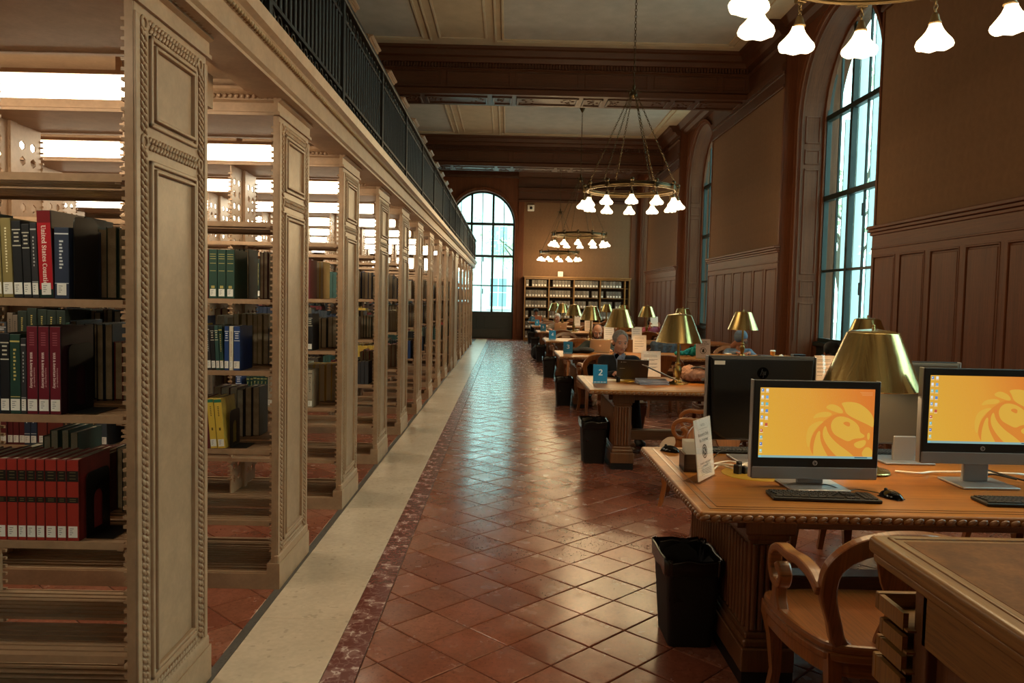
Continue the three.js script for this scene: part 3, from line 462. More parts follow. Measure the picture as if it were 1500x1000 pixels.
{
  const B = LEVELS[3] + 0.003, C = LEVELS[2] + 0.003, A = LEVELS[1] + 0.003;
  let x;
  x = near(0, B, [[2, 0.048, 0.232], ['counties', 0.046, 0.285, 0.035], [5, 0.022, 0.245, 0.035], [0, 0.026, 0.24, 0.035], [0, 0.03, 0.25, 0.035], [7, 0.034, 0.258, 0.035], [7, 0.036, 0.26, 0.035], [4, 0.03, 0.25, 0.035]], -1.425); fill(0, B, 0, x - 0.014, -1.97, 3);
  x = near(0, C, [['guide', 0.036, 0.29], ['guide', 0.036, 0.29], ['guide', 0.036, 0.29], [5, 0.018, 0.25], [8, 0.034, 0.262], [0, 0.03, 0.265], [2, 0.035, 0.26]], -1.455); fill(0, C, 0, x, -1.97, 2);
  x = near(0, A, Array.from({ length: 11 }, (_, k) => ['banded', [0.04, 0.03, 0.038, 0.028, 0.03, 0.027, 0.034][k % 7], 0.272]), -1.40); fill(0, A, 0, x, -1.97, 1);
  x = near(1, B, [['green', 0.044, 0.258], ['green', 0.044, 0.258], ['green', 0.044, 0.258], ['green', 0.044, 0.258]], -1.44); fill(1, B, 0, x, -1.97, 3);
  x = near(1, C, [[12, 0.034, 0.235], [16, 0.022, 0.235], [12, 0.024, 0.235], [8, 0.02, 0.235, 0.05], [15, 0.02, 0.238, 0.05], [0, 0.022, 0.236, 0.05], [5, 0.022, 0.236, 0.05], [9, 0.024, 0.236, 0.05]], -1.41); fill(1, C, 0, x - 0.018, -1.97, 2);
  x = near(1, A, [['yellow', 0.042, 0.27, 0.09], ['yellow', 0.036, 0.27, 0.09], ['yellow', 0.034, 0.27, 0.09], ['yellow', 0.034, 0.27, 0.09]], -1.485); fill(1, A, 0, x - 0.03, -1.97, 1);
  x = near(2, B, [[3, 0.05, 0.285], [14, 0.05, 0.28]], -1.44); fill(2, B, 0, x, -1.97, 3);
  x = near(2, C, [[0, 0.04, 0.27], [3, 0.035, 0.25], [14, 0.03, 0.25]], -1.42); fill(2, C, 0, x, -1.97, 2);
  fill(2, A, 0, -1.42, -1.97, 1);
  for (let i = 0; i < NB; i++) for (const [lv, y] of [[3, B], [2, C], [1, A]]) {
    if (i > 2) fill(i, y, 0, -1.29 - (rnd() < 0.6 ? rr(0.06, 0.2) : 0), -1.97, lv);
    for (let k = 1; k < 4; k++) fill(i, y, 0, -1.27 - 0.765 * k - rr(0, 0.12), -1.97 - 0.765 * k, lv);
    fill(i, y, 1, i < 3 ? [-1.275, -1.285, -1.275][lv - 1] : -1.275, -1.97 + rr(0, 0.3), lv);
    for (let k = 1; k < 4; k++) fill(i, y, 1, -1.27 - 0.765 * k, -1.97 - 0.765 * k + rr(0, 0.2), lv);
  }
}
for (const c of cand) c.seen = sees(c.x, c.z);
cand.sort((p, q) => (q.seen - p.seen) || ((q.fixed ? 1 : 0) - (p.fixed ? 1 : 0)) || (q.z - p.z));
const shelfName = ['', 'lower shelf', 'middle shelf', 'upper shelf'];
const restBooks = [], tint = (g, c) => { const n = g.attributes.position.count, a = new Float32Array(n * 3), k = new THREE.Color(c); for (let i = 0; i < n; i++) { a[i * 3] = k.r; a[i * 3 + 1] = k.g; a[i * 3 + 2] = k.b; } g.setAttribute('color', new THREE.BufferAttribute(a, 3)); return g; };
cand.forEach((c, n) => {
  const { cover, pages } = bookGeo(c.w, c.h, c.d), sp = typeof c.kind === 'string';
  const lv = c.y > 1.5 ? 3 : c.y > 1.1 ? 2 : 1;
  if (n < 296 && c.seen) {
    const nm = sp ? { counties: 'tall red', guide: 'maroon', banded: 'red black-banded', green: 'green gilt-titled', yellow: 'yellow' }[c.kind] : NAMES[c.kind];
    const size = sp ? '' : c.h > 0.275 ? 'tall ' : c.h < 0.235 ? 'small ' : '';
    const label = c.kind === 'counties' ? 'tall red book lettered United States Counties, white spine label' : c.back ? `${size}${nm} book showing page edges on ${shelfName[lv]}, ${ordEnd(c.i)} bookcase from end window` : `${size}${nm} book, spine outward, on ${shelfName[lv]}, ${ordEnd(c.i)} bookcase from end window`;
    const o = thing('book', label, 'book', [c.x, c.y, c.z], c.back ? Math.PI : 0, c.kind === 'counties' ? undefined : label.replace(/^.* on /, 'books on the '));
    if (c.lean) { o.rotation.order = 'YXZ'; o.rotation.z = c.lean * (c.back ? -1 : 1); o.position.y += Math.abs(Math.sin(c.lean)) * c.w / 2; }
    mk('cover', cover, sp ? coverOf[c.kind] : coverM[c.kind], o, 'y'); mk('pages', pages, M.pages, o, 'y');
    raw('spine', spineQuad(c.w - 0.003, c.h - 0.004, 0.0036).translate(0, 0.002, 0), sp ? special[c.kind] : spineM[c.kind], o);
    if (!c.back || rnd() < 0.5) raw('spine_label', spineQuad(Math.min(0.03, c.w - 0.004), 0.038, 0.0043).translate(0, 0.012, 0), labelM, o);
  } else {
    const g = join([...cover.map((q) => tint(q.index ? q.toNonIndexed() : q, PAL[sp ? 3 : c.kind][0])), tint(pages.toNonIndexed(), '#b9ad94')]);
    if (c.back) g.rotateY(Math.PI); restBooks.push(g.translate(c.x, c.y, c.z));
  }
});
const vcM = std('#ffffff', 0.65, { vertexColors: true });
tag(stuff(raw('shelved_books', mergeGeometries(restBooks), vcM)), 'rows of further shelved books deeper in the stacks between the cream bookcases', 'books');
{
  const up = [];
  for (let i = 0; i < NB; i++) for (const y of [0.36, 0.745, 1.165, 1.545, 1.95]) { let x = -1.96; while (x > -2.9) { const w = rr(0.025, 0.05), h = rr(0.2, 0.29) * 0.83; if (rnd() < 0.92) up.push(tint(b(x - w, x - 0.002, 2.803 + y * 0.83, 2.803 + y * 0.83 + h, ZN(i) - 0.22, ZN(i) - 0.02).toNonIndexed(), pick(PAL)[0])); x -= w; } }
  tag(stuff(raw('gallery_books', join(up), vcM)), 'rows of dark books on the gallery shelves behind the iron railing', 'books');
}
// bookends
function bookend(x, y, z, h, w, arch, label) {
  const o = thing('bookend', label, 'bookend', [x, y, z], 0, undefined), d = 0.15;
  const s = new THREE.Shape(); s.moveTo(0, 0); s.lineTo(d, 0); s.lineTo(d, h - 0.03); s.quadraticCurveTo(d, h, d - 0.03, h); s.lineTo(0.03, h); s.quadraticCurveTo(0, h, 0, h - 0.03); s.closePath();
  if (arch) { const p = new THREE.Path(); p.moveTo(0.045, 0.02); p.lineTo(0.045, h * 0.55); p.absarc(d / 2, h * 0.55, d / 2 - 0.045, Math.PI, 0, true); p.lineTo(d - 0.045, 0.02); p.closePath(); s.holes.push(p); }
  mk('plate', ext(s, 0.003, 0).rotateY(Math.PI / 2), M.black, o); mk('foot', b(0, 0.09, 0, 0.002, -d, 0), M.black, o);
}
bookend(-1.418, LEVELS[3] + 0.003, ZN(0) - 0.03, 0.27, 0, false, 'plain tall black metal bookend beside the red United States Counties book');
bookend(-1.449, LEVELS[2] + 0.003, ZN(0) - 0.05, 0.23, 0, true, 'black metal bookend with arched cut-out beside the maroon books');
bookend(-1.394, LEVELS[1] + 0.003, ZN(0) - 0.05, 0.22, 0, true, 'black metal bookend with arched cut-out beside the red black-banded volumes');
bookend(-1.475, LEVELS[1] + 0.003, ZN(1) - 0.05, 0.2, 0, true, 'black metal bookend propping the leaning yellow books');
// ---------- reading tables ----------
const TC = (k) => -3.70 - 4.12 * (k - 1), TX = 2.66, TT = 0.765, TL = 1.89, TD = 0.68;
const tOrd = ['', 'holding the computers', ...['two', 'three', 'four', 'five', 'six', 'seven'].map((w) => 'marked by the blue sign reading ' + w)];
const atT = ['', 'computer table', 'table two', 'table three', 'table four', 'table five', 'table six', 'table seven'];
function makeTable() {
  const o = thing('reading_table', '', 'table');
  const top = mk('table_top', [rb(-TL, TL, 0.735, TT, -TD, TD, 0.012, 3), rb(-TL + 0.045, TL - 0.045, 0.72, 0.737, -TD + 0.045, TD - 0.045, 0.006, 1)], M.tableWood, o);
  const line = (k, t) => [b(-TL + k, TL - k, TT - 0.002, TT + 0.0015, TD - k - t, TD - k), b(-TL + k, TL - k, TT - 0.002, TT + 0.0015, -TD + k, -TD + k + t), b(-TL + k, -TL + k + t, TT - 0.002, TT + 0.0015, -TD + k, TD - k), b(TL - k - t, TL - k, TT - 0.002, TT + 0.0015, -TD + k, TD - k)];
  mk('edge_bead', [...line(0.05, 0.012), ...line(0.085, 0.006)], M.tableEdge, top);
  const leaf = []; const put = (x, z, a) => leaf.push(new THREE.SphereGeometry(1, 8, 5).scale(0.024, 0.013, 0.012).rotateZ(0.38).rotateY(a).translate(x, 0.741, z));
  for (let x = -TL + 0.02; x < TL; x += 0.042) { put(x, TD - 0.003, 0); put(x, -TD + 0.003, Math.PI); }
  for (let z = -TD + 0.03; z < TD - 0.01; z += 0.042) { put(-TL + 0.003, z, -Math.PI / 2); put(TL - 0.003, z, Math.PI / 2); }
  mk('carved_edge', [...leaf, rb(-TL + 0.004, TL - 0.004, 0.722, 0.734, -TD + 0.004, TD - 0.004, 0.006, 1)], M.tableEdge, top);
  mk('apron', [b(-TL + 0.2, TL - 0.2, 0.655, 0.722, TD - 0.2, TD - 0.17), b(-TL + 0.2, TL - 0.2, 0.655, 0.722, -TD + 0.17, -TD + 0.2), b(-TL + 0.2, -TL + 0.23, 0.655, 0.722, -TD + 0.17, TD - 0.17), b(TL - 0.23, TL - 0.2, 0.655, 0.722, -TD + 0.17, TD - 0.17)], M.tableLeg, o);
  for (const s of [-1, 1]) {
    const c = s * 1.555, g = [rb(c - 0.078, c + 0.078, 0.20, 0.63, -0.5, 0.5, 0.008, 1), rb(c - 0.105, c + 0.105, 0.63, 0.72, -0.54, 0.54, 0.012, 2), rb(c - 0.088, c + 0.088, 0.60, 0.635, -0.51, 0.51, 0.01, 1), rb(c - 0.09, c + 0.09, 0.185, 0.215, -0.515, 0.515, 0.01, 2), rb(c - 0.10, c + 0.10, 0.155, 0.19, -0.53, 0.53, 0.012, 2), rb(c - 0.11, c + 0.11, 0.06, 0.158, -0.545, 0.545, 0.006, 1)];
    const fl = []; for (const z of [-0.5, 0.5]) for (let k = -2; k <= 2; k++) fl.push(cyl(0.0125, 0.0125, 0.36, c + k * 0.027, 0.225, z, 8)); for (const x of [c - 0.078, c + 0.078]) for (let z = -0.46; z <= 0.47; z += 0.046) fl.push(cyl(0.0125, 0.0125, 0.36, x, 0.225, z, 8));
    const t = mk('trestle', g, M.tableLeg, o, 'y'); mk('flutes', fl, M.tableLeg, t, 'y'); mk('plinth', b(c - 0.106, c + 0.106, 0, 0.062, -0.54, 0.54), M.black, t);
  }
  mk('stretcher', rb(-1.46, 1.46, 0.20, 0.30, -0.06, 0.06, 0.01, 1), M.tableLeg, o);
  return o;
}
const table0 = makeTable();
for (let k = 1; k <= 7; k++) { const o = k > 1 ? copy(table0) : table0; o.position.set(TX, 0, TC(k)); tag(o, `long oak reading table with carved edge ${tOrd[k]}`, 'table', 'reading tables along the windows'); }

// ---------- chairs ----------
function makeChair() {
  const o = thing('armchair', '', 'chair');
  const seatPts = [[-0.265, -0.25], [-0.15, -0.275], [0, -0.283], [0.15, -0.275], [0.265, -0.25], [0.285, -0.1], [0.265, 0.1], [0.215, 0.225], [0.1, 0.262], [0, 0.27], [-0.1, 0.262], [-0.215, 0.225], [-0.265, 0.1], [-0.285, -0.1]];
  const flat = (s, d, y, bv) => { const g = ext(s, d, bv, 4); g.rotateX(Math.PI / 2); return g.translate(0, y, 0); };
  mk('seat', flat(blob(seatPts.map(([x, z]) => [x * 0.985, z * 0.985]), 64), 0.034, 0.462, 0.011), M.chairWood, o, 'z');
  mk('seat_rail', [flat(blob(seatPts, 64), 0.03, 0.432, 0.007), flat(blob(seatPts.map(([x, z]) => [x * 0.95, z * 0.95]), 64), 0.055, 0.405, 0.004)], M.chairWood, o);
  for (const s of [-1, 1]) {
    mk('leg', bar([[s * 0.245, 0, -0.245, 0.014, 0.014], [s * 0.235, 0.03, -0.235, 0.019, 0.019], [s * 0.222, 0.16, -0.215, 0.017, 0.017], [s * 0.228, 0.30, -0.222, 0.024, 0.024], [s * 0.235, 0.38, -0.228, 0.034, 0.032], [s * 0.235, 0.43, -0.225, 0.034, 0.032]]), M.chairWood, o, 'y');
    mk('leg', bar([[s * 0.215, 0, 0.29, 0.015, 0.015], [s * 0.205, 0.2, 0.245, 0.019, 0.019], [s * 0.195, 0.43, 0.205, 0.024, 0.022]]), M.chairWood, o, 'y');
  }
  // hooped back, tilted to the rear
  const back = new THREE.Group(); back.name = 'backrest'; back.position.set(0, 0.452, 0.215); back.rotation.x = 0.20; o.add(back);
  const out = blob([[-0.20, 0], [-0.235, 0.09], [-0.272, 0.2], [-0.262, 0.30], [-0.19, 0.375], [-0.09, 0.408], [0, 0.415], [0.09, 0.408], [0.19, 0.375], [0.262, 0.30], [0.272, 0.2], [0.235, 0.09], [0.20, 0], [0.1, -0.012], [-0.1, -0.012]], 90);
  out.holes.push(new THREE.Path(blob([[-0.15, 0.015], [-0.185, 0.09], [-0.215, 0.2], [-0.205, 0.275], [-0.15, 0.32], [-0.07, 0.342], [0, 0.346], [0.07, 0.342], [0.15, 0.32], [0.205, 0.275], [0.215, 0.2], [0.185, 0.09], [0.15, 0.015], [0, 0.01]], 80).getPoints().reverse()));
  mk('hoop', ext(out, 0.036, 0.007, 4).translate(0, 0, -0.018), M.chairWood, back, 'y');
  mk('splat', ext(blob([[-0.06, 0], [-0.05, 0.08], [-0.03, 0.14], [-0.075, 0.24], [-0.09, 0.35], [0, 0.36], [0.09, 0.35], [0.075, 0.24], [0.03, 0.14], [0.05, 0.08], [0.06, 0]], 60), 0.018, 0.004, 4).translate(0, 0, -0.009), M.chairWood, back, 'y');
  for (const s of [-1, 1]) {
    // arm: runs forward from the hoop and rolls into a scroll that stands on the seat; 2D in (-z, y)
    const arm = ribbon([[-0.262, 0.652], [-0.20, 0.682], [-0.10, 0.695], [0.0, 0.685], [0.09, 0.685], [0.145, 0.655], [0.155, 0.60], [0.125, 0.555], [0.075, 0.55], [0.052, 0.59], [0.075, 0.622], [0.10, 0.61]], 0.036, 0.026, 70);
    const g = ext(arm, 0.05, 0.008, 4); g.rotateY(Math.PI / 2); g.translate(s * 0.262 - 0.025, 0, 0);
    mk('arm', g, M.chairWood, o, 'z');
    const p = ext(blob([[0.06, 0.45], [0.085, 0.50], [0.09, 0.556], [0.14, 0.566], [0.135, 0.51], [0.155, 0.45]], 40), 0.042, 0.006, 4); p.rotateY(Math.PI / 2); p.translate(s * 0.258 - 0.021, 0, 0);
    mk('arm_post', p, M.chairWood, o, 'y');
  }
  return o;
}
const chair0 = makeChair(); let firstChair = true;
function chair(x, z, turn, label, group) { const o = firstChair ? chair0 : copy(chair0); firstChair = false; o.position.set(x, 0, z); o.rotation.y = turn; tag(o, label, 'chair', group); return o; }
chair(1.30, -2.77, 0.03, 'oak scroll-arm chair between the leather-topped desk and the computer table');
chair(1.52, -6.15, 1.25, 'oak scroll-arm chair turned sideways between the computer table and table two');
{
  const endOf = (x) => (x < 1.8 ? 'aisle end' : x < 3 ? 'middle' : 'window end');
  const near = (k, x) => chair(x, TC(k) + TD + 0.30 + rr(-0.04, 0.06), rr(-0.12, 0.12), `oak scroll-arm chair at the ${endOf(x)} of ${atT[k]}, its back to ${k === 2 ? 'the ' : ''}${atT[k - 1]}`, 'chairs backing ' + atT[k - 1]);
  const far = (k, x, dz = 0) => chair(x, TC(k) - TD - 0.30 - dz, Math.PI + rr(-0.12, 0.12), `oak scroll-arm chair at the ${endOf(x)} of ${k === 1 ? 'the ' : ''}${atT[k]}, its back to ${k === 7 ? 'the archive shelves' : atT[k + 1]}`, 'chairs facing ' + atT[k]);
  for (const x of [1.45, 2.25, 3.2]) far(1, x, 0.02);
  near(2, 2.75); near(2, 3.7);
  far(2, 1.33, 0.12); far(2, 2.4); far(2, 3.72, 0.12);
  near(3, 1.3); near(3, 2.15); near(3, 3.4);
  far(3, 1.5, 0.12); far(3, 2.68, 0.04); far(3, 3.8, 0.12);
  for (let k = 4; k <= 7; k++) { for (const x of [1.35, 2.35, 3.4]) near(k, x + rr(-0.08, 0.08)); for (const x of [1.34, 2.5, 3.86]) far(k, x, 0.1); }
}
// ---------- brass table lamps ----------
function makeLamp() {
  const o = thing('table_lamp', '', 'lamp');
  mk('base', lathe([[0, 0], [0.105, 0], [0.108, 0.006], [0.10, 0.014], [0.06, 0.02], [0.045, 0.035], [0.03, 0.045], [0, 0.046]], 32), M.brass, o);
  mk('stem', [lathe([[0, 0.04], [0.024, 0.042], [0.022, 0.06], [0.036, 0.10], [0.042, 0.14], [0.03, 0.17], [0.018, 0.185], [0.03, 0.195], [0.03, 0.205], [0.016, 0.22], [0.016, 0.47], [0.012, 0.68], [0, 0.69]], 16)], M.brassDark, o, 'y');
  const sh = mk('lamp_shade', lathe([[0.222, 0.412], [0.226, 0.412], [0.228, 0.418], [0.121, 0.682], [0.117, 0.686], [0.112, 0.684], [0.219, 0.418], [0.222, 0.412]], 48), M.brass, o, 'y');
  mk('shade_cap', lathe([[0.117, 0.683], [0.10, 0.692], [0.05, 0.70], [0.012, 0.703], [0, 0.703]], 32), M.brass, sh);
  mk('finial', [cyl(0.006, 0.009, 0.014, 0, 0.70, 0, 8), sph(0.008, 0, 0.718, 0, 8)], M.brass, sh);
  mk('bulb', sph(0.035, 0.0, 0.50, 0.07, 12), M.bulb, o); mk('bulb', sph(0.035, 0.0, 0.50, -0.07, 12), M.bulb, o);
  return o;
}
const lamp0 = makeLamp(); let firstLamp = true;
for (let k = 1; k <= 7; k++) for (const [x, w] of [[1.72, 'aisle'], [3.6, 'window']]) {
  if (k === 1 && x > 3) continue;
  const o = firstLamp ? lamp0 : copy(lamp0), zl = TC(k) - (k === 1 ? 0.11 : 0), xl = x + (k === 1 ? 0.065 : 0); firstLamp = false; o.position.set(xl, TT + 0.002, zl);
  tag(o, `brass table lamp with cone shade on the ${w} half of the ${k === 1 ? 'computer table' : atT[k]}`, 'lamp', 'brass lamps on the reading tables');
  for (const s of [-1, 1]) { const l = new THREE.PointLight(WARM, P_LAMP / 2, 0, 2); l.name = 'lamp_light'; l.position.set(xl, TT + 0.50, zl + 0.07 * s); l.shadow.radius = 1.5; l.castShadow = true; scene.add(l); }
}
// ---------- chandeliers ----------
function chain(a, c, R = 0.02, r = 0.0052) {
  const d = c.clone().sub(a), n = Math.max(2, Math.round(d.length() / (R * 1.75))), q = new THREE.Quaternion().setFromUnitVectors(V(0, 1, 0), d.clone().normalize()), out = [];
  for (let i = 0; i < n; i++) { const g = new THREE.TorusGeometry(R, r, 4, 8).scale(0.62, 1, 1); if (i % 2) g.rotateY(Math.PI / 2); g.applyQuaternion(q); const p = a.clone().lerp(c, (i + 0.5) / n); out.push(g.translate(p.x, p.y, p.z)); }
  return out;
}
function makeChandelier() {
  const o = thing('chandelier', '', 'chandelier');                   // local origin: centre of the ring
  const R = 0.68;
  mk('ring', [tor(R, 0.024, 64, 8).rotateX(Math.PI / 2), tor(R, 0.012, 64, 6).rotateX(Math.PI / 2).translate(0, 0.03, 0), tor(R, 0.011, 64, 6).rotateX(Math.PI / 2).translate(0, -0.03, 0)], M.bronze, o);
  for (let k = 0; k < 6; k++) { const a = (k + 0.25) * Math.PI / 3; mk('chain', chain(V(R * Math.cos(a), 0.05, R * Math.sin(a)), V(0.05 * Math.cos(a), 1.44, 0.05 * Math.sin(a))), M.bronze, o); }
  mk('hub', [lathe([[0, 1.38], [0.02, 1.39], [0.055, 1.42], [0.06, 1.45], [0.03, 1.48], [0.018, 1.54], [0.03, 1.57], [0, 1.60]], 16), ...Array.from({ length: 6 }, (_, k) => new THREE.TorusGeometry(0.035, 0.008, 5, 12, 4.6).rotateY(k * Math.PI / 3).translate(0.075 * Math.cos(k * Math.PI / 3), 1.47, -0.075 * Math.sin(k * Math.PI / 3)))], M.bronze, o);
  mk('hanging_chain', chain(V(0, 1.58, 0), V(0, 3.24, 0), 0.026, 0.0065), M.bronze, o);
  mk('canopy', lathe([[0, 3.2], [0.02, 3.21], [0.045, 3.25], [0.075, 3.31], [0.08, 3.325], [0, 3.326]], 20), M.bronze, o);
  const br = join([sph(0.032, 0, 0.055, 0, 10), cyl(0.012, 0.02, 0.05, 0, 0.01, 0, 8), rb(-0.02, 0.02, -0.045, 0.02, -0.03, 0.03, 0.008, 1)]);
  const ch = join(chain(V(0, -0.045, 0), V(0, -0.115, 0), 0.016, 0.005)), sk = join(lathe([[0, -0.11], [0.012, -0.112], [0.02, -0.125], [0.026, -0.15], [0.034, -0.165], [0.034, -0.172], [0, -0.172]], 14));
  const prof = [[0.03, -0.168], [0.033, -0.18], [0.045, -0.205], [0.068, -0.235], [0.092, -0.262], [0.098, -0.280], [0.092, -0.297], [0.075, -0.302], [0.03, -0.298], [0.001, -0.296]];
  const sg = lathe(prof, 24), p = sg.attributes.position; for (let i = 0; i < p.count; i++) { const a = Math.atan2(p.getZ(i), p.getX(i)), y = p.getY(i), k = cl((-0.2 - y) / 0.1); p.setXYZ(i, p.getX(i) * (1 + 0.035 * k * Math.cos(6 * a)), y + 0.005 * k * Math.cos(6 * a), p.getZ(i) * (1 + 0.035 * k * Math.cos(6 * a))); }
  sg.computeVertexNormals(); const shade = join(sg, 'y');
  for (let k = 0; k < 12; k++) {
    const a = (k + 0.25) * Math.PI / 6, q = new THREE.Group(); q.name = 'pendant'; q.position.set((R + 0.035) * Math.cos(a), 0, (R + 0.035) * Math.sin(a)); q.rotation.y = -a; o.add(q);
    raw('bracket', br, M.bronze, q); raw('pendant_chain', ch, M.bronze, q); raw('socket', sk, M.bronze, q); const s = raw('glass_shade', shade, M.opal, q); s.rotation.z = 0.06;
  }
  return o;
}
const chand0 = makeChandelier(), CH = [-3.8, -12.22, -20.94, -28.9, 5.2];
CH.forEach((z, i) => {
  const o = i ? copy(chand0) : chand0, y = 3.30; o.position.set(1.87, y, z);
  tag(o, ['bronze ring chandelier with glowing glass shades hanging over the computer table', 'bronze ring chandelier with glowing glass shades hanging over table three', 'bronze ring chandelier with glowing glass shades hanging between tables five and six', 'bronze ring chandelier with glowing glass shades in front of the archive box shelves', 'bronze ring chandelier with glowing glass shades hanging behind the leather-topped desk'][i], 'chandelier', 'ring chandeliers');
  for (let k = 0; k < 12; k++) { const a = (k + 0.25) * Math.PI / 6, l = new THREE.PointLight(WARM, P_CHANDELIER, 0, 2); l.name = 'pendant_light'; l.position.set(1.87 + 0.715 * Math.cos(a), y - 0.24, z + 0.715 * Math.sin(a)); l.shadow.radius = 2; l.castShadow = true; scene.add(l); }
});
// ---------- waste bins ----------
function makeBin() {
  const o = thing('waste_bin', '', 'bin');
  const s = (w, d, r) => { const q = new THREE.Shape(); q.moveTo(-w + r, -d); q.lineTo(w - r, -d); q.quadraticCurveTo(w, -d, w, -d + r); q.lineTo(w, d - r); q.quadraticCurveTo(w, d, w - r, d); q.lineTo(-w + r, d); q.quadraticCurveTo(-w, d, -w, d - r); q.lineTo(-w, -d + r); q.quadraticCurveTo(-w, -d, -w + r, -d); return q.getPoints(5); };
  const lo = s(0.10, 0.135, 0.03), hi = s(0.125, 0.17, 0.03), n = lo.length, pos = [], idx = [];
  const ring = (P, y, k = 1) => P.forEach((p) => pos.push(p.x * k, y, p.y * k));
  ring(lo, 0); ring(hi, 0.39); ring(hi, 0.405, 1.045); ring(hi, 0.41, 1.03); ring(hi, 0.40, 0.97); ring(lo, 0.012, 0.95);
  for (let r = 0; r < 5; r++) for (let i = 0; i < n - 1; i++) { const a = r * n + i; idx.push(a, a + n, a + 1, a + 1, a + n, a + n + 1); }
  for (let i = 1; i < n - 1; i++) { idx.push(0, i, i + 1); idx.push(5 * n, 5 * n + i + 1, 5 * n + i); }
  const g = new THREE.BufferGeometry(); g.setAttribute('position', new THREE.Float32BufferAttribute(pos, 3)); g.setIndex(idx);
  mk('bin_body', toCreasedNormals(g, 0.6), M.rubber, o, 'y');
  const P = []; for (let i = 0; i < n - 1; i++) { const p = hi[i], q = hi[(i + 1) % (n - 1)]; for (let t = 0; t < 3; t++) P.push([(p.x + (q.x - p.x) * t / 3) * (1.03 + 0.012 * Math.sin(i * 5 + t * 2)), (p.y + (q.y - p.y) * t / 3) * (1.03 + 0.012 * Math.sin(i * 3 + t))]); }
  const pos2 = [], id2 = [], m = P.length; for (const [k, y] of [[1.035, 0.345], [1.05, 0.408], [1.01, 0.418], [0.93, 0.40], [0.88, 0.22]]) P.forEach(([x, z], i) => pos2.push(x * k, y + 0.007 * Math.sin(i * 2.7 + y * 30), z * k));
  for (let r = 0; r < 4; r++) for (let i = 0; i < m; i++) { const a = r * m + i, c = r * m + (i + 1) % m; id2.push(a, a + m, c, c, a + m, c + m); }
  const g2 = new THREE.BufferGeometry(); g2.setAttribute('position', new THREE.Float32BufferAttribute(pos2, 3)); g2.setIndex(id2); g2.computeVertexNormals();
  mk('bin_liner', g2, std('#0b0b0c', 0.22, { side: THREE.DoubleSide }), o, 'y');
  return o;
}
const bin0 = makeBin();
for (let k = 1; k <= 7; k++) { const o = k > 1 ? copy(bin0) : bin0; o.position.set(0.872, 0, TC(k) + (k === 1 ? 0.05 : 0.15)); tag(o, `black waste bin with bag liner at the aisle end of ${k === 1 ? 'the computer table' : atT[k]}`, 'bin', 'black bins beside the tables'); }

// ---------- leather-topped desk ----------
{
  const o = thing('writing_desk', 'leather-topped oak desk with brass-lit moulded edge and shallow drawers behind the scroll-arm chair', 'desk', [1.06, 0, -2.24]);
  const W = 1.9, Dp = 1.3, Y = 0.92;                                // local: x to the right, z towards the stacks door
  mk('desk_top', [rb(0, W, Y - 0.05, Y, 0, Dp, 0.016, 3), rb(0.012, W - 0.012, Y - 0.075, Y - 0.048, 0.012, Dp, 0.008, 1)], M.deskWood, o, 'z');
  mk('edge_bead', [rb(0.04, W - 0.04, Y - 0.004, Y + 0.004, 0.035, 0.05, 0.003, 1), rb(0.04, 0.053, Y - 0.004, Y + 0.004, 0.035, Dp, 0.003, 1)], M.deskWood, o, 'z');
  mk('leather_inset', b(0.07, W - 0.07, Y - 0.003, Y + 0.001, 0.07, Dp - 0.05), M.leather, o);
  mk('body', [b(0.09, W - 0.09, 0.10, Y - 0.07, 0.18, Dp - 0.06)], M.tableLeg, o, 'y');
  mk('side_rail', [rb(0.06, 0.10, 0.68, 0.845, 0.2, Dp - 0.06, 0.006, 1), rb(0.07, 0.10, 0.10, 0.24, 0.2, Dp - 0.06, 0.006, 1), rb(0.065, 0.10, 0.1, 0.85, 0.46, 0.53, 0.006, 1), rb(0.065, 0.10, 0.1, 0.85, 0.98, 1.05, 0.006, 1)], M.deskWood, o, 'z');
  for (const [x, z] of [[0.06, 0.16], [W - 0.13, 0.16], [0.06, Dp - 0.12]]) mk('corner_post', rb(x, x + 0.07, 0, 0.85, z, z + 0.07, 0.008, 1), M.tableLeg, o, 'y');
  [[0.705, 0.755, 0.0], [0.645, 0.69, 0.03], [0.59, 0.635, 0.015], [0.50, 0.575, 0.0], [0.40, 0.49, 0.035]].forEach(([y0, y1, z]) => { const d = mk('drawer', [rb(0.03, 0.85, y0, y1, z, z + 0.022, 0.005, 1), b(0.032, 0.047, y0, y1 - 0.004, z, 0.16), b(0.035, 0.85, y0, y0 + 0.006, z, 0.18)], M.deskWood, o); mk('knob', sph(0.017, 0.48, (y0 + y1) / 2, z - 0.014, 10), M.brassDark, d); });
}
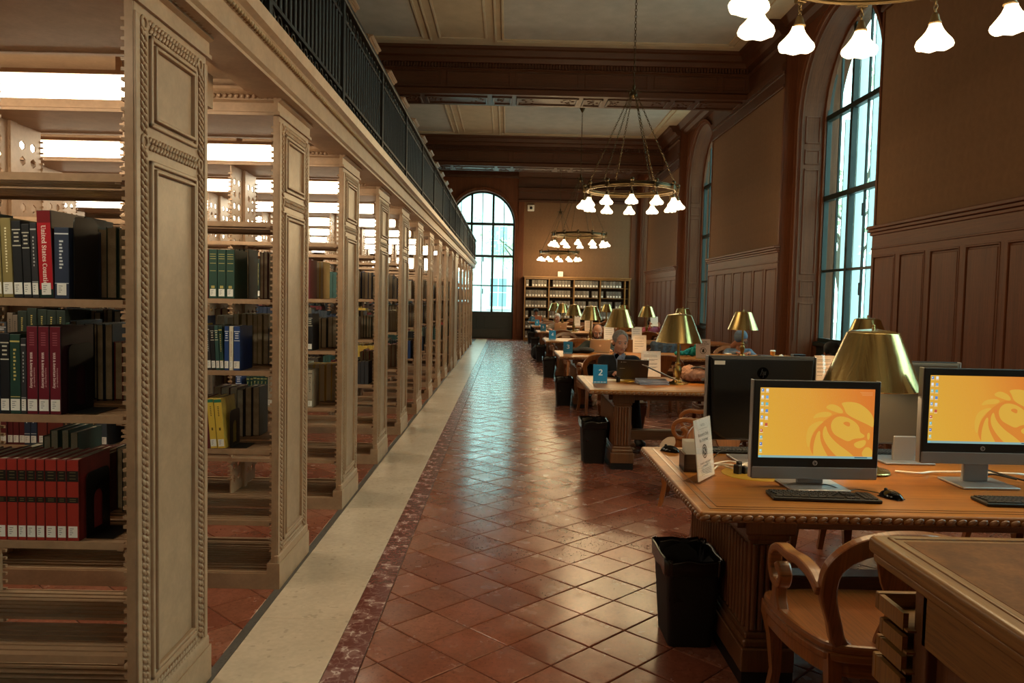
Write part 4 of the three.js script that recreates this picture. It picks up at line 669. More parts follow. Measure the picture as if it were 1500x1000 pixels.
// ---------- shelves of archive boxes against the end wall ----------
{
  const o = thing('archive_shelves', 'wide oak shelving unit filled with grey archive boxes against the end wall', 'shelves', [0.64, 0, ZB + 0.01]), W = 4.06, H = 2.46, D = 0.36, oak = wood('#a8783e', 0.45, 0.3);
  const bays = [0, 0.915, 1.86, 2.87, 3.83, W];
  for (const x of [0, 0.925, 1.885, 2.895, 3.84]) mk('upright', rb(x, x + 0.045, 0.08, H - 0.06, 0, D, 0.004, 1), oak, o, 'y');
  mk('upright', rb(W - 0.045, W, 0.08, H - 0.06, 0, D, 0.004, 1), oak, o, 'y');
  mk('cornice', [rb(-0.03, W + 0.03, H - 0.06, H, 0, D + 0.04, 0.012, 2), b(0, W, H - 0.11, H - 0.06, 0, D + 0.01)], oak, o); mk('plinth', b(0, W, 0, 0.09, 0, D), oak, o); mk('back_board', b(0, W, 0.05, H - 0.05, 0, 0.012), std('#2a1d14', 0.8), o);
  const ys = [0.09, 0.47, 0.87, 1.27, 1.67, 2.06];
  for (let k = 0; k < 5; k++) for (const y of ys) mk('shelf', rb(bays[k] + 0.04, bays[k + 1], y - 0.02, y, 0.01, D - 0.01, 0.003, 1), oak, o);
  const gb = join(rb(-0.052, 0.052, 0, 0.26, -0.29, 0, 0.004, 1), 'y'), gl = join(b(-0.036, 0.036, 0.025, 0.095, 0, 0.002)), bm = [std('#8f867c', 0.85, { map: T.cloth }), std('#9d948a', 0.85, { map: T.cloth }), std('#7f766e', 0.85, { map: T.cloth })];
  for (let k = 0; k < 4; k++) ys.forEach((y, r) => {
    let x = bays[k] + 0.115;
    const lim = bays[k + 1] - 0.075;
    while (x < lim) {
      if (rnd() < 0.94) {
        const label = `grey archive box with white label, ${['bottom', 'second', 'third', 'fourth', 'fifth', 'top'][r]} shelf, ${ORD[k + 1]} bay from the arched door`;
        const bo = thing('archive_box', label, 'box', [0.64 + x, y + 0.001, ZB + 0.01 + D - 0.03], rr(-0.02, 0.02), `archive boxes on the ${['bottom', 'second', 'third', 'fourth', 'fifth', 'top'][r]} shelf`);
        raw('box_body', gb, pick(bm), bo); raw('box_label', gl, M.white, bo);
      }
      x += 0.114;
    }
  });
  const cam = thing('security_camera', 'small black-eyed white security camera high on the end wall', 'camera', [0.83, 5.08, ZB + 0.006]); mk('housing', rb(-0.13, 0.13, -0.12, 0.12, 0, 0.06, 0.02, 2), M.white, cam); mk('lens', sph(0.055, 0.01, 0, 0.06, 12), M.blackGloss, cam);
  const rt = thing('wall_box', 'small white wireless box standing on top of the archive shelves', 'box', [2.02, H, ZB + 0.2]); mk('casing', rb(-0.1, 0.1, 0, 0.2, -0.03, 0.03, 0.012, 2), M.white, rt); mk('light_dot', sph(0.012, 0, 0.1, 0.03, 8), M.black, rt);
}
// ---------- all-in-one computers ----------
const screenTex = canvasTex(806, 500, (x, w, h) => {
  const g = x.createLinearGradient(0, h * 0.7, w, h * 0.1); g.addColorStop(0, '#e6b03e'); g.addColorStop(0.5, '#e6a23c'); g.addColorStop(1, '#e07a30'); x.fillStyle = g; x.fillRect(0, 0, w, h);
  const path = (pts, c) => { x.fillStyle = c; x.beginPath(); const n = pts.length; x.moveTo((pts[0][0] + pts[n - 1][0]) / 2, (pts[0][1] + pts[n - 1][1]) / 2); pts.forEach((p, i) => { const q = pts[(i + 1) % n]; x.quadraticCurveTo(p[0], p[1], (p[0] + q[0]) / 2, (p[1] + q[1]) / 2); }); x.closePath(); x.fill(); };
  const Y = '#e4b044', O = '#e08a36', S = (a) => a.map(([p, q]) => [p - 82, q - 100]);
  // orange ground of the head, then the yellow locks and the face
  path(S([[440, 540], [452, 440], [500, 370], [560, 310], [640, 270], [720, 290], [800, 330], [868, 350], [880, 420], [860, 470], [890, 520], [890, 610], [500, 610]]), O);
  path(S([[645, 195], [760, 190], [840, 240], [888, 300], [888, 380], [862, 360], [770, 320], [690, 280], [672, 230]]), Y);
  path(S([[535, 236], [580, 205], [640, 225], [672, 262], [660, 280], [600, 262]]), Y);
  path(S([[452, 320], [480, 275], [560, 262], [598, 282], [560, 305], [500, 305]]), Y);
  path(S([[414, 440], [430, 370], [490, 335], [545, 332], [490, 372], [452, 430], [438, 535], [420, 500]]), Y);
  path(S([[470, 600], [468, 500], [492, 410], [515, 400], [512, 460], [540, 530], [590, 610], [500, 612]]), Y);
  path(S([[528, 400], [550, 355], [566, 420], [630, 490], [720, 550], [790, 612], [660, 612], [580, 530], [535, 460]]), Y);
  path(S([[580, 350], [620, 296], [690, 298], [760, 335], [790, 375], [792, 410], [832, 430], [820, 450], [750, 455], [715, 480], [660, 455], [600, 420]]), Y);
  path(S([[668, 345], [690, 332], [722, 340], [720, 372], [690, 362]]), O);
  path(S([[782, 382], [830, 366], [866, 376], [866, 400], [838, 412], [800, 402]]), O);
  path(S([[750, 490], [790, 470], [840, 460], [838, 500], [800, 528], [762, 516]]), Y);
  path(S([[838, 505], [888, 530], [888, 600], [800, 580]]), Y);
  path(S([[842, 420], [862, 405], [866, 450], [850, 470]]), Y);
  const ic = ['#5f8fd0', '#e8eef2', '#8fd0d4', '#d8e4ea', '#7fb0e0', '#e8f0f0', '#c85a48', '#6fc0c8', '#4f78c8', '#9fd8c8'];
  for (let i = 0; i < 10; i++) { x.fillStyle = ic[i]; x.fillRect(8, 8 + i * 48, 17, 20); x.fillStyle = '#fff'; x.fillRect(11, 13 + i * 48, 7, 7); x.fillStyle = '#f4e2c0'; x.fillRect(5, 31 + i * 48, 23, 4); }
  for (let i = 0; i < 6; i++) { x.fillStyle = ic[(i * 3 + 1) % 10]; x.fillRect(40, 8 + i * 49, 18, 20); x.fillStyle = '#f4e2c0'; x.fillRect(37, 31 + i * 49, 23, 4); }
  x.fillStyle = '#f0b070'; for (let i = 0; i < 3; i++) x.fillRect(700 + i * 8, 22 + i * 10, 90 - i * 8, 2);
  x.fillStyle = '#8fb4b0'; x.fillRect(0, 484, w, 16); x.fillStyle = '#6fd0e4'; x.fillRect(6, 486, 14, 12); x.fillStyle = '#3a5a60'; x.fillRect(680, 488, 90, 7);
});
const screenM = std('#050505', 0.25, { emissive: new THREE.Color(1, 1, 1), emissiveMap: screenTex, emissiveIntensity: 0.86 });
function monogram(mat, r) {          // round badge with two slanted stems
  const disc = new THREE.CylinderGeometry(r, r, 0.002, 28).rotateX(Math.PI / 2), g = [];
  for (const [x, y, h, a] of [[-0.3, 0.1, 1.15, 1], [-0.02, -0.1, 0.62, 1], [0.14, -0.28, 1.15, 1], [0.42, -0.02, 0.62, 1]]) g.push(b(-0.055 * r, 0.055 * r, -h * r / 2, h * r / 2, 0, 0.0016).rotateZ(-0.25).translate(x * r, y * r, 0.001));
  g.push(b(-0.16 * r, 0.16 * r, 0.16 * r, 0.28 * r, 0, 0.0016).translate(-0.1 * r, 0, 0.001), b(-0.16 * r, 0.16 * r, -0.34 * r, -0.22 * r, 0, 0.0016).translate(0.28 * r, 0, 0.001));
  return { disc, g };
}
const backM = std('#0b0b0d', 0.42), backGrey = std('#6a665e', 0.38, { metalness: 0.5 });
function computer(x, z, turn, raise, label, backMat) {
  const o = thing('desktop_computer', label, 'computer', [x, TT + 0.001, z], turn), y0 = 0.04 + raise, W = 0.284, H = 0.44;
  const body = mk('screen_housing', [rb(-W, W, y0, y0 + H, -0.006, 0.014, 0.006, 2)], M.black, o);
  mk('chin', rb(-W + 0.001, W - 0.001, y0 - 0.002, y0 + 0.055, -0.004, 0.0155, 0.006, 2), M.silverMatte, body);
  for (const s of [-1, 1]) mk('frame_edge', rb(s * W - 0.0035, s * W + 0.0035, y0, y0 + H, -0.03, 0.006, 0.003, 1), M.silver, body);
  const s = raw('display', new THREE.PlaneGeometry(0.514, 0.312), screenM, body); s.position.set(0, y0 + H - 0.034 - 0.156, 0.0146);
  const m1 = monogram(null, 0.011); mk('badge', [m1.disc.translate(0, y0 + 0.072, 0.0142)], M.silver, body); mk('badge_letters', m1.g.map((q) => q.translate(0, y0 + 0.072, 0.0148)), M.black, body);
  // rear cover: wide at the top, drawn in towards the bottom
  const cov = ext(poly([[-W + 0.012, y0 + H - 0.006], [-W + 0.03, y0 + 0.05], [-W + 0.1, y0 + 0.006], [W - 0.1, y0 + 0.006], [W - 0.03, y0 + 0.05], [W - 0.012, y0 + H - 0.006]]), 0.04, 0.012, 2).translate(0, 0, -0.045);
  mk('rear_cover', cov, backMat ?? backM, body, 'y');
  const m2 = monogram(null, 0.03); mk('rear_badge', [m2.disc.rotateY(Math.PI).translate(0, y0 + H - 0.085, -0.0462)], M.blackGloss, body); mk('rear_badge_letters', m2.g.map((q) => q.rotateY(Math.PI).translate(0, y0 + H - 0.085, -0.0468)), std('#2a2a2d', 0.4), body);
  mk('asset_tag', b(W - 0.085, W - 0.03, y0 + H - 0.045, y0 + H - 0.025, -0.0468, -0.0452), M.white, body);
  mk('neck', [rb(-0.06, 0.06, 0.006, y0 + 0.05, -0.05, -0.028, 0.008, 2)], M.silverMatte, o, 'y');
  const ft = ext(poly([[-0.15, 0.11], [0.15, 0.11], [0.12, -0.11], [-0.12, -0.11]]), 0.012, 0.004, 2); ft.rotateX(-Math.PI / 2); ft.scale(1, 1, -1);
  mk('foot', rb(-0.13, 0.13, 0, 0.011, -0.12, 0.10, 0.005, 2), M.silver, o);
  return o;
}
computer(1.385, -3.47, 0.02, 0.0, 'black all-in-one computer with orange lion wallpaper next to the standing notice');
computer(2.20, -3.58, 0.0, 0.06, 'raised black all-in-one computer with orange lion wallpaper, one seat on from the notice');
computer(1.32, -4.06, Math.PI + 0.04, 0.065, 'all-in-one computer turned to show its black rear cover and round badge');
computer(2.10, -4.12, Math.PI, 0.05, 'all-in-one computer with grey rear cover seen behind the brass lamp', backGrey);
// ---------- keyboards and mice ----------
const keyGeo = (() => { const g = []; const rows = [[15, 0], [15, 0], [14, 0.006], [13, 0.01], [12, 0.014], [8, 0]]; rows.forEach(([n, off], r) => { const w = r === 5 ? 0.034 : 0.0175; for (let k = 0; k < n; k++) { const x = -0.212 + off + k * (w + 0.0016); g.push(rb(x, x + w - 0.001, 0.014, 0.0195, -0.058 + r * 0.0192, -0.058 + r * 0.0192 + 0.0165, 0.002, 1)); } }); for (let r = 0; r < 6; r++) for (let k = 0; k < 7; k++) { if (k === 3 || (r === 3 && k < 3)) continue; const x = 0.082 + k * 0.0182; g.push(rb(x, x + 0.0165, 0.014, 0.0195, -0.058 + r * 0.0192, -0.058 + r * 0.0192 + 0.0165, 0.002, 1)); } return join(g); })();
const kbBody = join([rb(-0.222, 0.222, 0.0, 0.0145, -0.066, 0.066, 0.005, 2)]);
function keyboard(x, z, turn, label) { const o = thing('keyboard', label, 'keyboard', [x, TT + 0.001, z], turn); raw('keyboard_body', kbBody, M.black, o); raw('keys', keyGeo, std('#17171a', 0.4), o); return o; }
keyboard(1.35, -3.27, -0.06, 'black keyboard in front of the lion-screen computer next to the notice');
keyboard(2.22, -3.24, -0.03, 'black keyboard in front of the raised lion-screen computer');
keyboard(1.22, -4.27, Math.PI, 'black keyboard at the computer whose black rear cover shows');
keyboard(2.05, -4.29, Math.PI, 'black keyboard at the computer behind the brass lamp');
const mouseGeo = (() => { const g = new THREE.SphereGeometry(1, 20, 14, 0, Math.PI * 2, 0, Math.PI / 2).scale(0.031, 0.034, 0.056); return join([g, b(-0.026, 0.026, 0, 0.003, -0.048, 0.048)]); })();
function mouse(x, z, turn, label) { const o = thing('computer_mouse', label, 'mouse', [x, TT + 0.001, z], turn); raw('mouse_body', mouseGeo, M.blackGloss, o); mk('scroll_wheel', new THREE.CylinderGeometry(0.008, 0.008, 0.006, 12).rotateZ(Math.PI / 2).translate(0, 0.03, -0.026), M.rubber, o); return o; }
mouse(1.655, -3.30, 0.5, 'black computer mouse beside the keyboard near the brass lamp foot');
mouse(0.905, -4.24, 0.9, 'black computer mouse lying behind the box of paper slips');
// ---------- cables ----------
function cable(name, pts, r, mat, label) { return tag(mk(name, tube(pts, r, Math.max(24, pts.length * 10), 6), mat, scene, 'z'), label, 'cable'); }
const Yt = TT + 0.006;
cable('mouse_cable', [[1.64, Yt, -3.355], [1.57, Yt, -3.42], [1.50, Yt, -3.40], [1.45, Yt + 0.01, -3.45], [1.42, Yt, -3.52], [1.36, Yt, -3.58]], 0.0022, M.black, 'thin black mouse cable curling behind the lion-screen computer');
cable('keyboard_cable', [[1.40, Yt, -3.34], [1.46, Yt, -3.40], [1.52, Yt, -3.46], [1.44, Yt, -3.55], [1.40, Yt + 0.02, -3.60]], 0.0022, M.black, 'thin black keyboard cable looping under the lion-screen computer');
cable('white_cable', [[1.02, Yt, -3.78], [1.07, Yt + 0.008, -3.84], [1.13, Yt + 0.004, -3.78], [1.2, Yt + 0.012, -3.86], [1.24, Yt, -3.78], [1.14, Yt + 0.016, -3.9], [1.04, Yt + 0.008, -3.86], [1.1, Yt + 0.02, -3.80], [1.26, Yt + 0.01, -3.74]], 0.005, M.white, 'bundle of white cables on the brass disc behind the notice');
cable('white_cable', [[1.93, Yt, -3.82], [2.0, Yt + 0.01, -3.74], [2.1, Yt + 0.004, -3.8], [2.22, Yt + 0.02, -3.74], [2.36, Yt + 0.006, -3.8], [2.46, Yt + 0.02, -3.72], [2.56, Yt, -3.8]], 0.0055, M.white, 'white cables tangled behind the raised lion-screen computer');
cable('black_cable', [[2.24, Yt, -3.66], [2.33, Yt + 0.02, -3.7], [2.42, Yt + 0.01, -3.64], [2.34, Yt + 0.03, -3.76], [2.5, Yt, -3.62], [2.6, Yt + 0.015, -3.7], [2.7, Yt, -3.6]], 0.004, M.black, 'black cables tangled beside the raised lion-screen computer');
cable('black_cable', [[1.16, Yt + 0.06, -4.0], [1.10, Yt + 0.05, -3.97], [1.05, Yt, -3.93], [1.12, Yt, -3.88]], 0.003, M.black, 'thin black cable hanging from the black-backed computer');
{ const o = thing('power_plug', 'pair of chunky black power plugs on the white cables', 'plug', [1.135, TT + 0.001, -3.72], 0.5); mk('plug_body', [rb(-0.03, -0.004, 0, 0.045, -0.02, 0.015, 0.006, 1), rb(0.004, 0.03, 0, 0.036, -0.01, 0.025, 0.006, 1), rb(-0.012, 0.012, 0.03, 0.058, -0.02, 0, 0.004, 1)], M.black, o); }
tag(mk('cable_plate', cyl(0.15, 0.152, 0.0025, 1.2, TT + 0.0005, -3.72, 48), std('#c9a23a', 0.35, { metalness: 0.55 })), 'flat round yellow brass plate set on the computer table', 'plate');
tag(mk('cable_plate', cyl(0.13, 0.132, 0.0025, 1.2, TT + 0.0005, TC(2) - 0.2, 40), std('#c9a23a', 0.35, { metalness: 0.55 })), 'flat round yellow brass plate set on table two', 'plate');
// ---------- box of paper slips ----------
{
  const o = thing('slip_box', 'small wooden box holding white paper slips behind the acrylic notice', 'box', [0.925, TT, -3.80], -0.05);
  mk('box_walls', [b(-0.055, 0.055, 0.001, 0.012, -0.07, 0.07), b(-0.055, -0.045, 0.001, 0.085, -0.07, 0.07), b(0.045, 0.055, 0.001, 0.085, -0.07, 0.07), b(-0.055, 0.055, 0.001, 0.085, 0.06, 0.07), b(-0.055, 0.055, 0.001, 0.085, -0.07, -0.06)], wood('#5e4028', 0.5, 0.2), o, 'x');
  for (let k = 0; k < 9; k++) mk('paper_slip', b(-0.043, 0.043, 0.0, 0.128, -0.0012, 0.0012).rotateX(-0.10 - k * 0.02).translate(rr(-0.001, 0.001), 0.014, 0.045 - k * 0.0105), M.paper, o);
}
// ---------- notices and table numbers ----------
const words = (x, text, cx, y, px, bold, col = '#3a3230') => { x.fillStyle = col; x.textAlign = 'center'; x.font = (bold ? 'bold ' : '') + px + 'px sans-serif'; x.fillText(text, cx, y); };
const noticeTex = canvasTex(306, 396, (x) => {
  x.fillStyle = '#e9e2dc'; x.fillRect(0, 0, 306, 396); words(x, 'NOTICE', 153, 50, 20, false); x.fillStyle = '#8a807c'; x.fillRect(70, 66, 166, 2);
  words(x, 'Research Only', 153, 116, 28, true); words(x, 'No Internet', 153, 152, 28, true);
  x.fillStyle = '#2d2826'; x.beginPath(); x.arc(153, 218, 46, 0, 7); x.fill(); x.strokeStyle = '#e9e2dc'; x.lineWidth = 6; x.beginPath(); x.arc(153, 218, 34, 0, 7); x.stroke(); x.beginPath(); x.moveTo(138, 240); x.lineTo(160, 194); x.moveTo(134, 202); x.lineTo(172, 232); x.stroke();
  words(x, 'Computer use is limited', 153, 296, 17, true); words(x, 'to research', 153, 316, 17, true); x.fillStyle = '#8d8480'; for (let i = 0; i < 4; i++) x.fillRect(48 + i * 6, 332 + i * 10, 210 - i * 12, 3);
});
const phoneTex = canvasTex(306, 396, (x) => { x.fillStyle = '#e8d9d2'; x.fillRect(0, 0, 306, 396); words(x, 'Please No', 153, 70, 36, true); words(x, 'Food or Drinks', 153, 112, 36, true); x.fillStyle = '#8d8480'; x.fillRect(80, 130, 146, 4); x.fillRect(96, 144, 114, 4); x.strokeStyle = '#2d2826'; x.lineWidth = 9; x.beginPath(); x.arc(153, 245, 62, 0, 7); x.stroke(); x.fillStyle = '#2d2826'; x.beginPath(); x.moveTo(125, 275); x.lineTo(150, 205); x.lineTo(182, 210); x.lineTo(175, 280); x.fill(); x.beginPath(); x.moveTo(108, 200); x.lineTo(198, 290); x.stroke(); });
const textTex = canvasTex(306, 396, (x) => { x.fillStyle = '#eaddd2'; x.fillRect(0, 0, 306, 396); x.fillStyle = '#7d726c'; [[60, 210], [64, 214], [110, 220], [124, 170], [168, 214], [182, 206], [222, 218], [236, 190], [284, 80]].forEach(([y, w], i) => x.fillRect(38, y + (i ? 18 : 0), w, 6)); });
const noticeM = std('#ffffff', 0.7, { map: noticeTex }), phoneM = std('#ffffff', 0.7, { map: phoneTex }), textM = std('#ffffff', 0.7, { map: textTex });
function notice(x, z, turn, mat, label, lean = -0.12) {
  const o = thing('notice_holder', label, 'sign', [x, TT + 0.001, z], turn), W = 0.108, H = 0.28;
  const s = new THREE.Group(); s.name = 'sheet_stand'; s.rotation.x = lean; s.position.y = 0.006; o.add(s);
  raw('paper_face', new THREE.PlaneGeometry(2 * W - 0.004, H - 0.004).translate(0, H / 2, 0.0022), mat, s); mk('paper_back', b(-W + 0.002, W - 0.002, 0.002, H - 0.002, -0.0022, 0.0016), M.paper, s, 'y');
  mk('acrylic_sheet', b(-W, W, 0, H + 0.003, 0.0028, 0.0048), M.acrylic, s, 'y'); mk('acrylic_foot', b(-W, W, 0, 0.003, -0.075, 0.012), M.acrylic, o);
  return o;
}
notice(0.935, -3.575, 0.98, noticeM, 'acrylic notice with round emblem standing beside the box of paper slips');
notice(1.56, TC(2) - 0.58, 0.05, textM, 'white printed notice standing on the far edge of table two beside the grey-haired man');
notice(3.38, TC(2) - 0.45, 0.0, textM, 'white printed notice standing on table two behind the black-backed computer');
notice(2.88, TC(3) + 0.5, 0.0, phoneM, 'pink-tinted no-drinks notice standing on table three beside the turquoise scarf');
for (const [k, x] of [[3, 2.1], [4, 2.15], [5, 2.15], [6, 2.2]]) notice(x, TC(k) - 0.4, rr(-0.1, 0.1), textM, `white printed notice standing near the middle of ${atT[k]}`);
notice(2.7, TC(4) - 0.2, 0, textM, 'white printed notice on table four below the window-side lamp');
function numberSign(k) {
  const t = canvasTex(140, 180, (x) => { x.fillStyle = '#1583b4'; x.fillRect(0, 0, 140, 180); x.fillStyle = '#dfeaf0'; x.font = 'bold 84px sans-serif'; x.textAlign = 'center'; x.fillText(String(k), 72, 104); x.fillStyle = '#bcd6e2'; for (const [a, w] of [[8, 26], [40, 30], [76, 22], [104, 28]]) x.fillRect(a, 164, w, 10); });
  const o = thing('table_number', `small blue sign with a white numeral on the aisle corner of ${atT[k]}`, 'sign', [0.93, TT + 0.001, TC(k) + 0.12], 0.02), m = std('#ffffff', 0.35, { map: t });
  mk('sign_plate', rb(-0.07, 0.07, 0, 0.185, -0.004, 0.004, 0.002, 1), std('#1583b4', 0.3), o, 'y'); raw('number_face', new THREE.PlaneGeometry(0.138, 0.181).translate(0, 0.0925, 0.0046), m, o); mk('sign_foot', b(-0.07, 0.07, 0, 0.003, -0.05, 0.004), M.acrylic, o);
}
for (let k = 2; k <= 7; k++) numberSign(k);
// ---------- laptops ----------
function laptop(x, z, turn, mat, label, mark) {
  const o = thing('laptop', label, 'laptop', [x, TT + 0.001, z], turn), w = 0.162;           // opens towards -z, so the lid's back shows at +z
  mk('laptop_base', rb(-w, w, 0, 0.014, -0.22, 0, 0.004, 2), mat, o); mk('laptop_keys', b(-w + 0.02, w - 0.02, 0.0135, 0.0155, -0.14, -0.03), M.black, o);
  const lid = new THREE.Group(); lid.name = 'lid'; lid.position.set(0, 0.012, 0); lid.rotation.x = 0.40; o.add(lid);
  mk('lid_shell', rb(-w, w, 0, 0.218, -0.004, 0.004, 0.003, 2), mat, lid, 'x'); mk('laptop_screen', b(-w + 0.01, w - 0.01, 0.012, 0.208, -0.0052, -0.0035), std('#0a0a0c', 0.3, { emissive: new THREE.Color().setRGB(0.5, 0.62, 0.8), emissiveIntensity: 0.35 }), lid);
  if (mark === 'fruit') { mk('lid_emblem', [ext(blob([[0, -0.018], [0.009, -0.017], [0.016, -0.002], [0.015, 0.01], [0.009, 0.014], [0, 0.011], [-0.009, 0.014], [-0.016, 0.009], [-0.016, -0.004], [-0.009, -0.017]], 30), 0.002, 0).translate(0, 0.112, 0.0035), ext(blob([[0, 0.016], [0.003, 0.022], [0.007, 0.025], [0.006, 0.02]], 12), 0.002, 0).translate(0, 0.112, 0.0035)], M.white, lid); }
  else { mk('lid_emblem', [new THREE.CylinderGeometry(0.006, 0.006, 0.002, 14).rotateX(Math.PI / 2).translate(-0.12, 0.193, 0.0042), b(-0.105, -0.07, 0.19, 0.196, 0.003, 0.005), b(-0.135, -0.08, 0.118, 0.122, 0.003, 0.005)], std('#8a8580', 0.5), lid); }
  return o;
}
const alu = std('#b8b4ae', 0.35, { metalness: 0.7 });
laptop(1.31, TC(2) - 0.30, -0.04, std('#231a18', 0.4), 'open dark brown laptop in front of the grey-haired man in a suit jacket');
laptop(1.46, TC(3) - 0.32, 0.04, alu, 'open silver laptop in front of the bearded man');
laptop(1.40, TC(5) - 0.3, 0.05, alu, 'open silver laptop in front of the white-haired man in beige', 'fruit');
laptop(1.10, TC(7) - 0.25, 0.05, std('#b58a78', 0.4, { metalness: 0.4 }), 'open pinkish laptop in front of the dark-haired person by the archive shelves');
// an emblem for the bearded man's laptop as well
scene.traverse((o) => { if (o.name === 'laptop_001') { const lid = o.children.find((c) => c.name === 'lid'); lid.remove(lid.children.find((c) => c.name === 'lid_emblem')); mk('lid_emblem', ext(blob([[0, -0.018], [0.009, -0.017], [0.016, -0.002], [0.015, 0.01], [0.009, 0.014], [0, 0.011], [-0.009, 0.014], [-0.016, 0.009], [-0.016, -0.004], [-0.009, -0.017]], 30), 0.002, 0).translate(0, 0.112, 0.0035), M.white, lid); } });
// ---------- papers, notebook, bag and scarf on the tables ----------
for (let k = 0; k < 5; k++) { const o = thing('paper_stack', `${['lowest', 'second', 'middle', 'fourth', 'topmost'][k]} ring-bound paper pad in the pile before the brass lamp on table two`, 'papers', [1.45 + rr(-0.01, 0.01), TT + 0.001 + k * 0.0085, TC(2) + 0.05 + rr(-0.01, 0.01)], rr(-0.12, 0.12)); mk('sheets', b(-0.15, 0.15, 0, 0.0075, -0.105, 0.105), std(['#b9b6c4', '#cfcad0', '#a9a6b8', '#c8c4cc', '#b4b2c0'][k], 0.8, { map: T.cloth }), o); }
{ const o = thing('clipboard', 'thin grey notebook tilted up against the brass lamp on table two', 'notebook', [1.53, TT + 0.05, TC(2) + 0.03], 0.1); const g = rb(-0.165, 0.165, 0, 0.006, -0.11, 0.11, 0.002, 1).rotateZ(-0.42).translate(0, 0.058, 0); mk('cover_board', g, std('#4a474c', 0.5), o); mk('edge_strip', rb(-0.166, 0.166, 0.006, 0.009, -0.108, 0.108, 0.001, 1).rotateZ(-0.42).translate(0, 0.058, 0), M.paper, o); }
{ const o = thing('loose_paper', 'white sheets of paper under the grey-haired man\'s hand on table two', 'paper', [1.10, TT + 0.001, TC(2) - 0.22], 0.3); mk('sheet', b(-0.1, 0.1, 0, 0.003, -0.07, 0.07), M.paper, o); }
{ const o = thing('ink_jar', 'tiny black jar beside the white sheets on table two', 'jar', [1.13, TT + 0.001, TC(2) - 0.03]); mk('jar_body', lathe([[0, 0], [0.021, 0], [0.021, 0.035], [0.017, 0.04], [0, 0.04]], 20), M.blackGloss, o); mk('jar_lid', cyl(0.019, 0.019, 0.014, 0, 0.04, 0, 18), M.black, o); }
{ const o = thing('open_book', 'white open book lying on table two behind the brass lamp', 'book', [1.95, TT + 0.001, TC(2) - 0.34], 0.15); for (const s of [-1, 1]) mk('page_block', b(0, 0.15, 0, 0.014, -0.11, 0.11).rotateZ(0.22).scale(s, 1, 1).translate(0, 0.016, 0), M.paper, o); mk('book_cover', b(-0.15, 0.15, 0, 0.003, -0.11, 0.11), coverM[3], o); }
// ---------- outdoors ----------
{
  const ground = sgroup('street'); mk('paving', b(-40, 60, -0.9, -0.35, -90, 30), M.sidewalk, ground);
  const paneM = std('#7f9aa2', 0.2);
  const facade = (name, label, w, h, n, rows, pos, turn) => {
    const o = thing(name, label, 'building', pos, turn); mk('wall', b(-w / 2, w / 2, 0, h, -3, 0), M.stone, o, 'y');
    for (let r = 0; r < rows; r++) for (let k = 0; k < n; k++) { const x = -w / 2 + (k + 0.5) * w / n, y = 1.4 + r * 3.4; const f = mk('window', [b(x - 0.62, x + 0.62, y - 0.06, y + 1.9, -0.02, 0.06), b(x - 0.75, x + 0.75, y - 0.18, y - 0.06, -0.02, 0.16)], M.white, o, 'y'); for (const dx of [-0.55, 0.03]) for (const dy of [0, 0.95]) mk('pane', b(x + dx, x + dx + 0.52, y + dy, y + dy + 0.89, 0.05, 0.075), paneM, f); }
    mk('roof_edge', b(-w / 2 - 0.2, w / 2 + 0.2, h, h + 0.4, -3.2, 0.3), M.stone, o);
  };
  facade('stone_building', 'pale stone building with paned windows seen through the arched end door', 22, 9.0, 8, 2, [-2, -0.35, -52], 0);
  facade('stone_building', 'pale stone building across the street seen through the tall side windows', 60, 8.0, 16, 2, [24, -0.35, -22], -Math.PI / 2);
  const tree = (x, z, h, s, label) => {
    seed = 777 + Math.round(x * 31 + z * 7); const o = thing('street_tree', label, 'tree', [x, -0.35, z]), br = [], tips = [];
    br.push(tube([[0, 0, 0], [0.15 * s, h * 0.2, 0.05], [-0.1 * s, h * 0.4, 0], [0.1, h * 0.62, 0.1]], 0.17 * s, 14, 8));
    for (let k = 0; k < 9; k++) { const a = rr(0, 6.28), y = h * rr(0.3, 0.6), L = rr(1.4, 2.6) * s, p1 = V(0, y, 0), p2 = V(Math.cos(a) * L * 0.5, y + L * 0.5, Math.sin(a) * L * 0.5), p3 = V(Math.cos(a) * L, y + L * rr(0.8, 1.3), Math.sin(a) * L); br.push(tube([p1, p2, p3], 0.05 * s, 8, 5)); tips.push(p2, p3, p2.clone().lerp(p3, 0.5)); }
    mk('trunk', br, M.bark, o, 'y');
    const lf = []; for (let k = 0; k < 900; k++) { const t = pick(tips), g = new THREE.PlaneGeometry(0.11, 0.16).rotateX(rr(0, 6)).rotateY(rr(0, 6)); lf.push(g.translate(t.x + rr(-0.8, 0.8), t.y + rr(-0.7, 0.8), t.z + rr(-0.8, 0.8))); }
    stuff(mk('foliage', lf, M.leaf, o));
  };
  tree(-2.6, -37, 8, 1, 'leafy street tree with slanting trunk outside the arched end door');
  tree(1.4, -46, 8, 0.9, 'taller leafy street tree further out beyond the arched end door');
  tree(11, -17, 8, 1, 'leafy street tree outside the window beside table three');
  tree(11.5, -27, 8, 1, 'leafy street tree outside the window further along, level with table five');
}
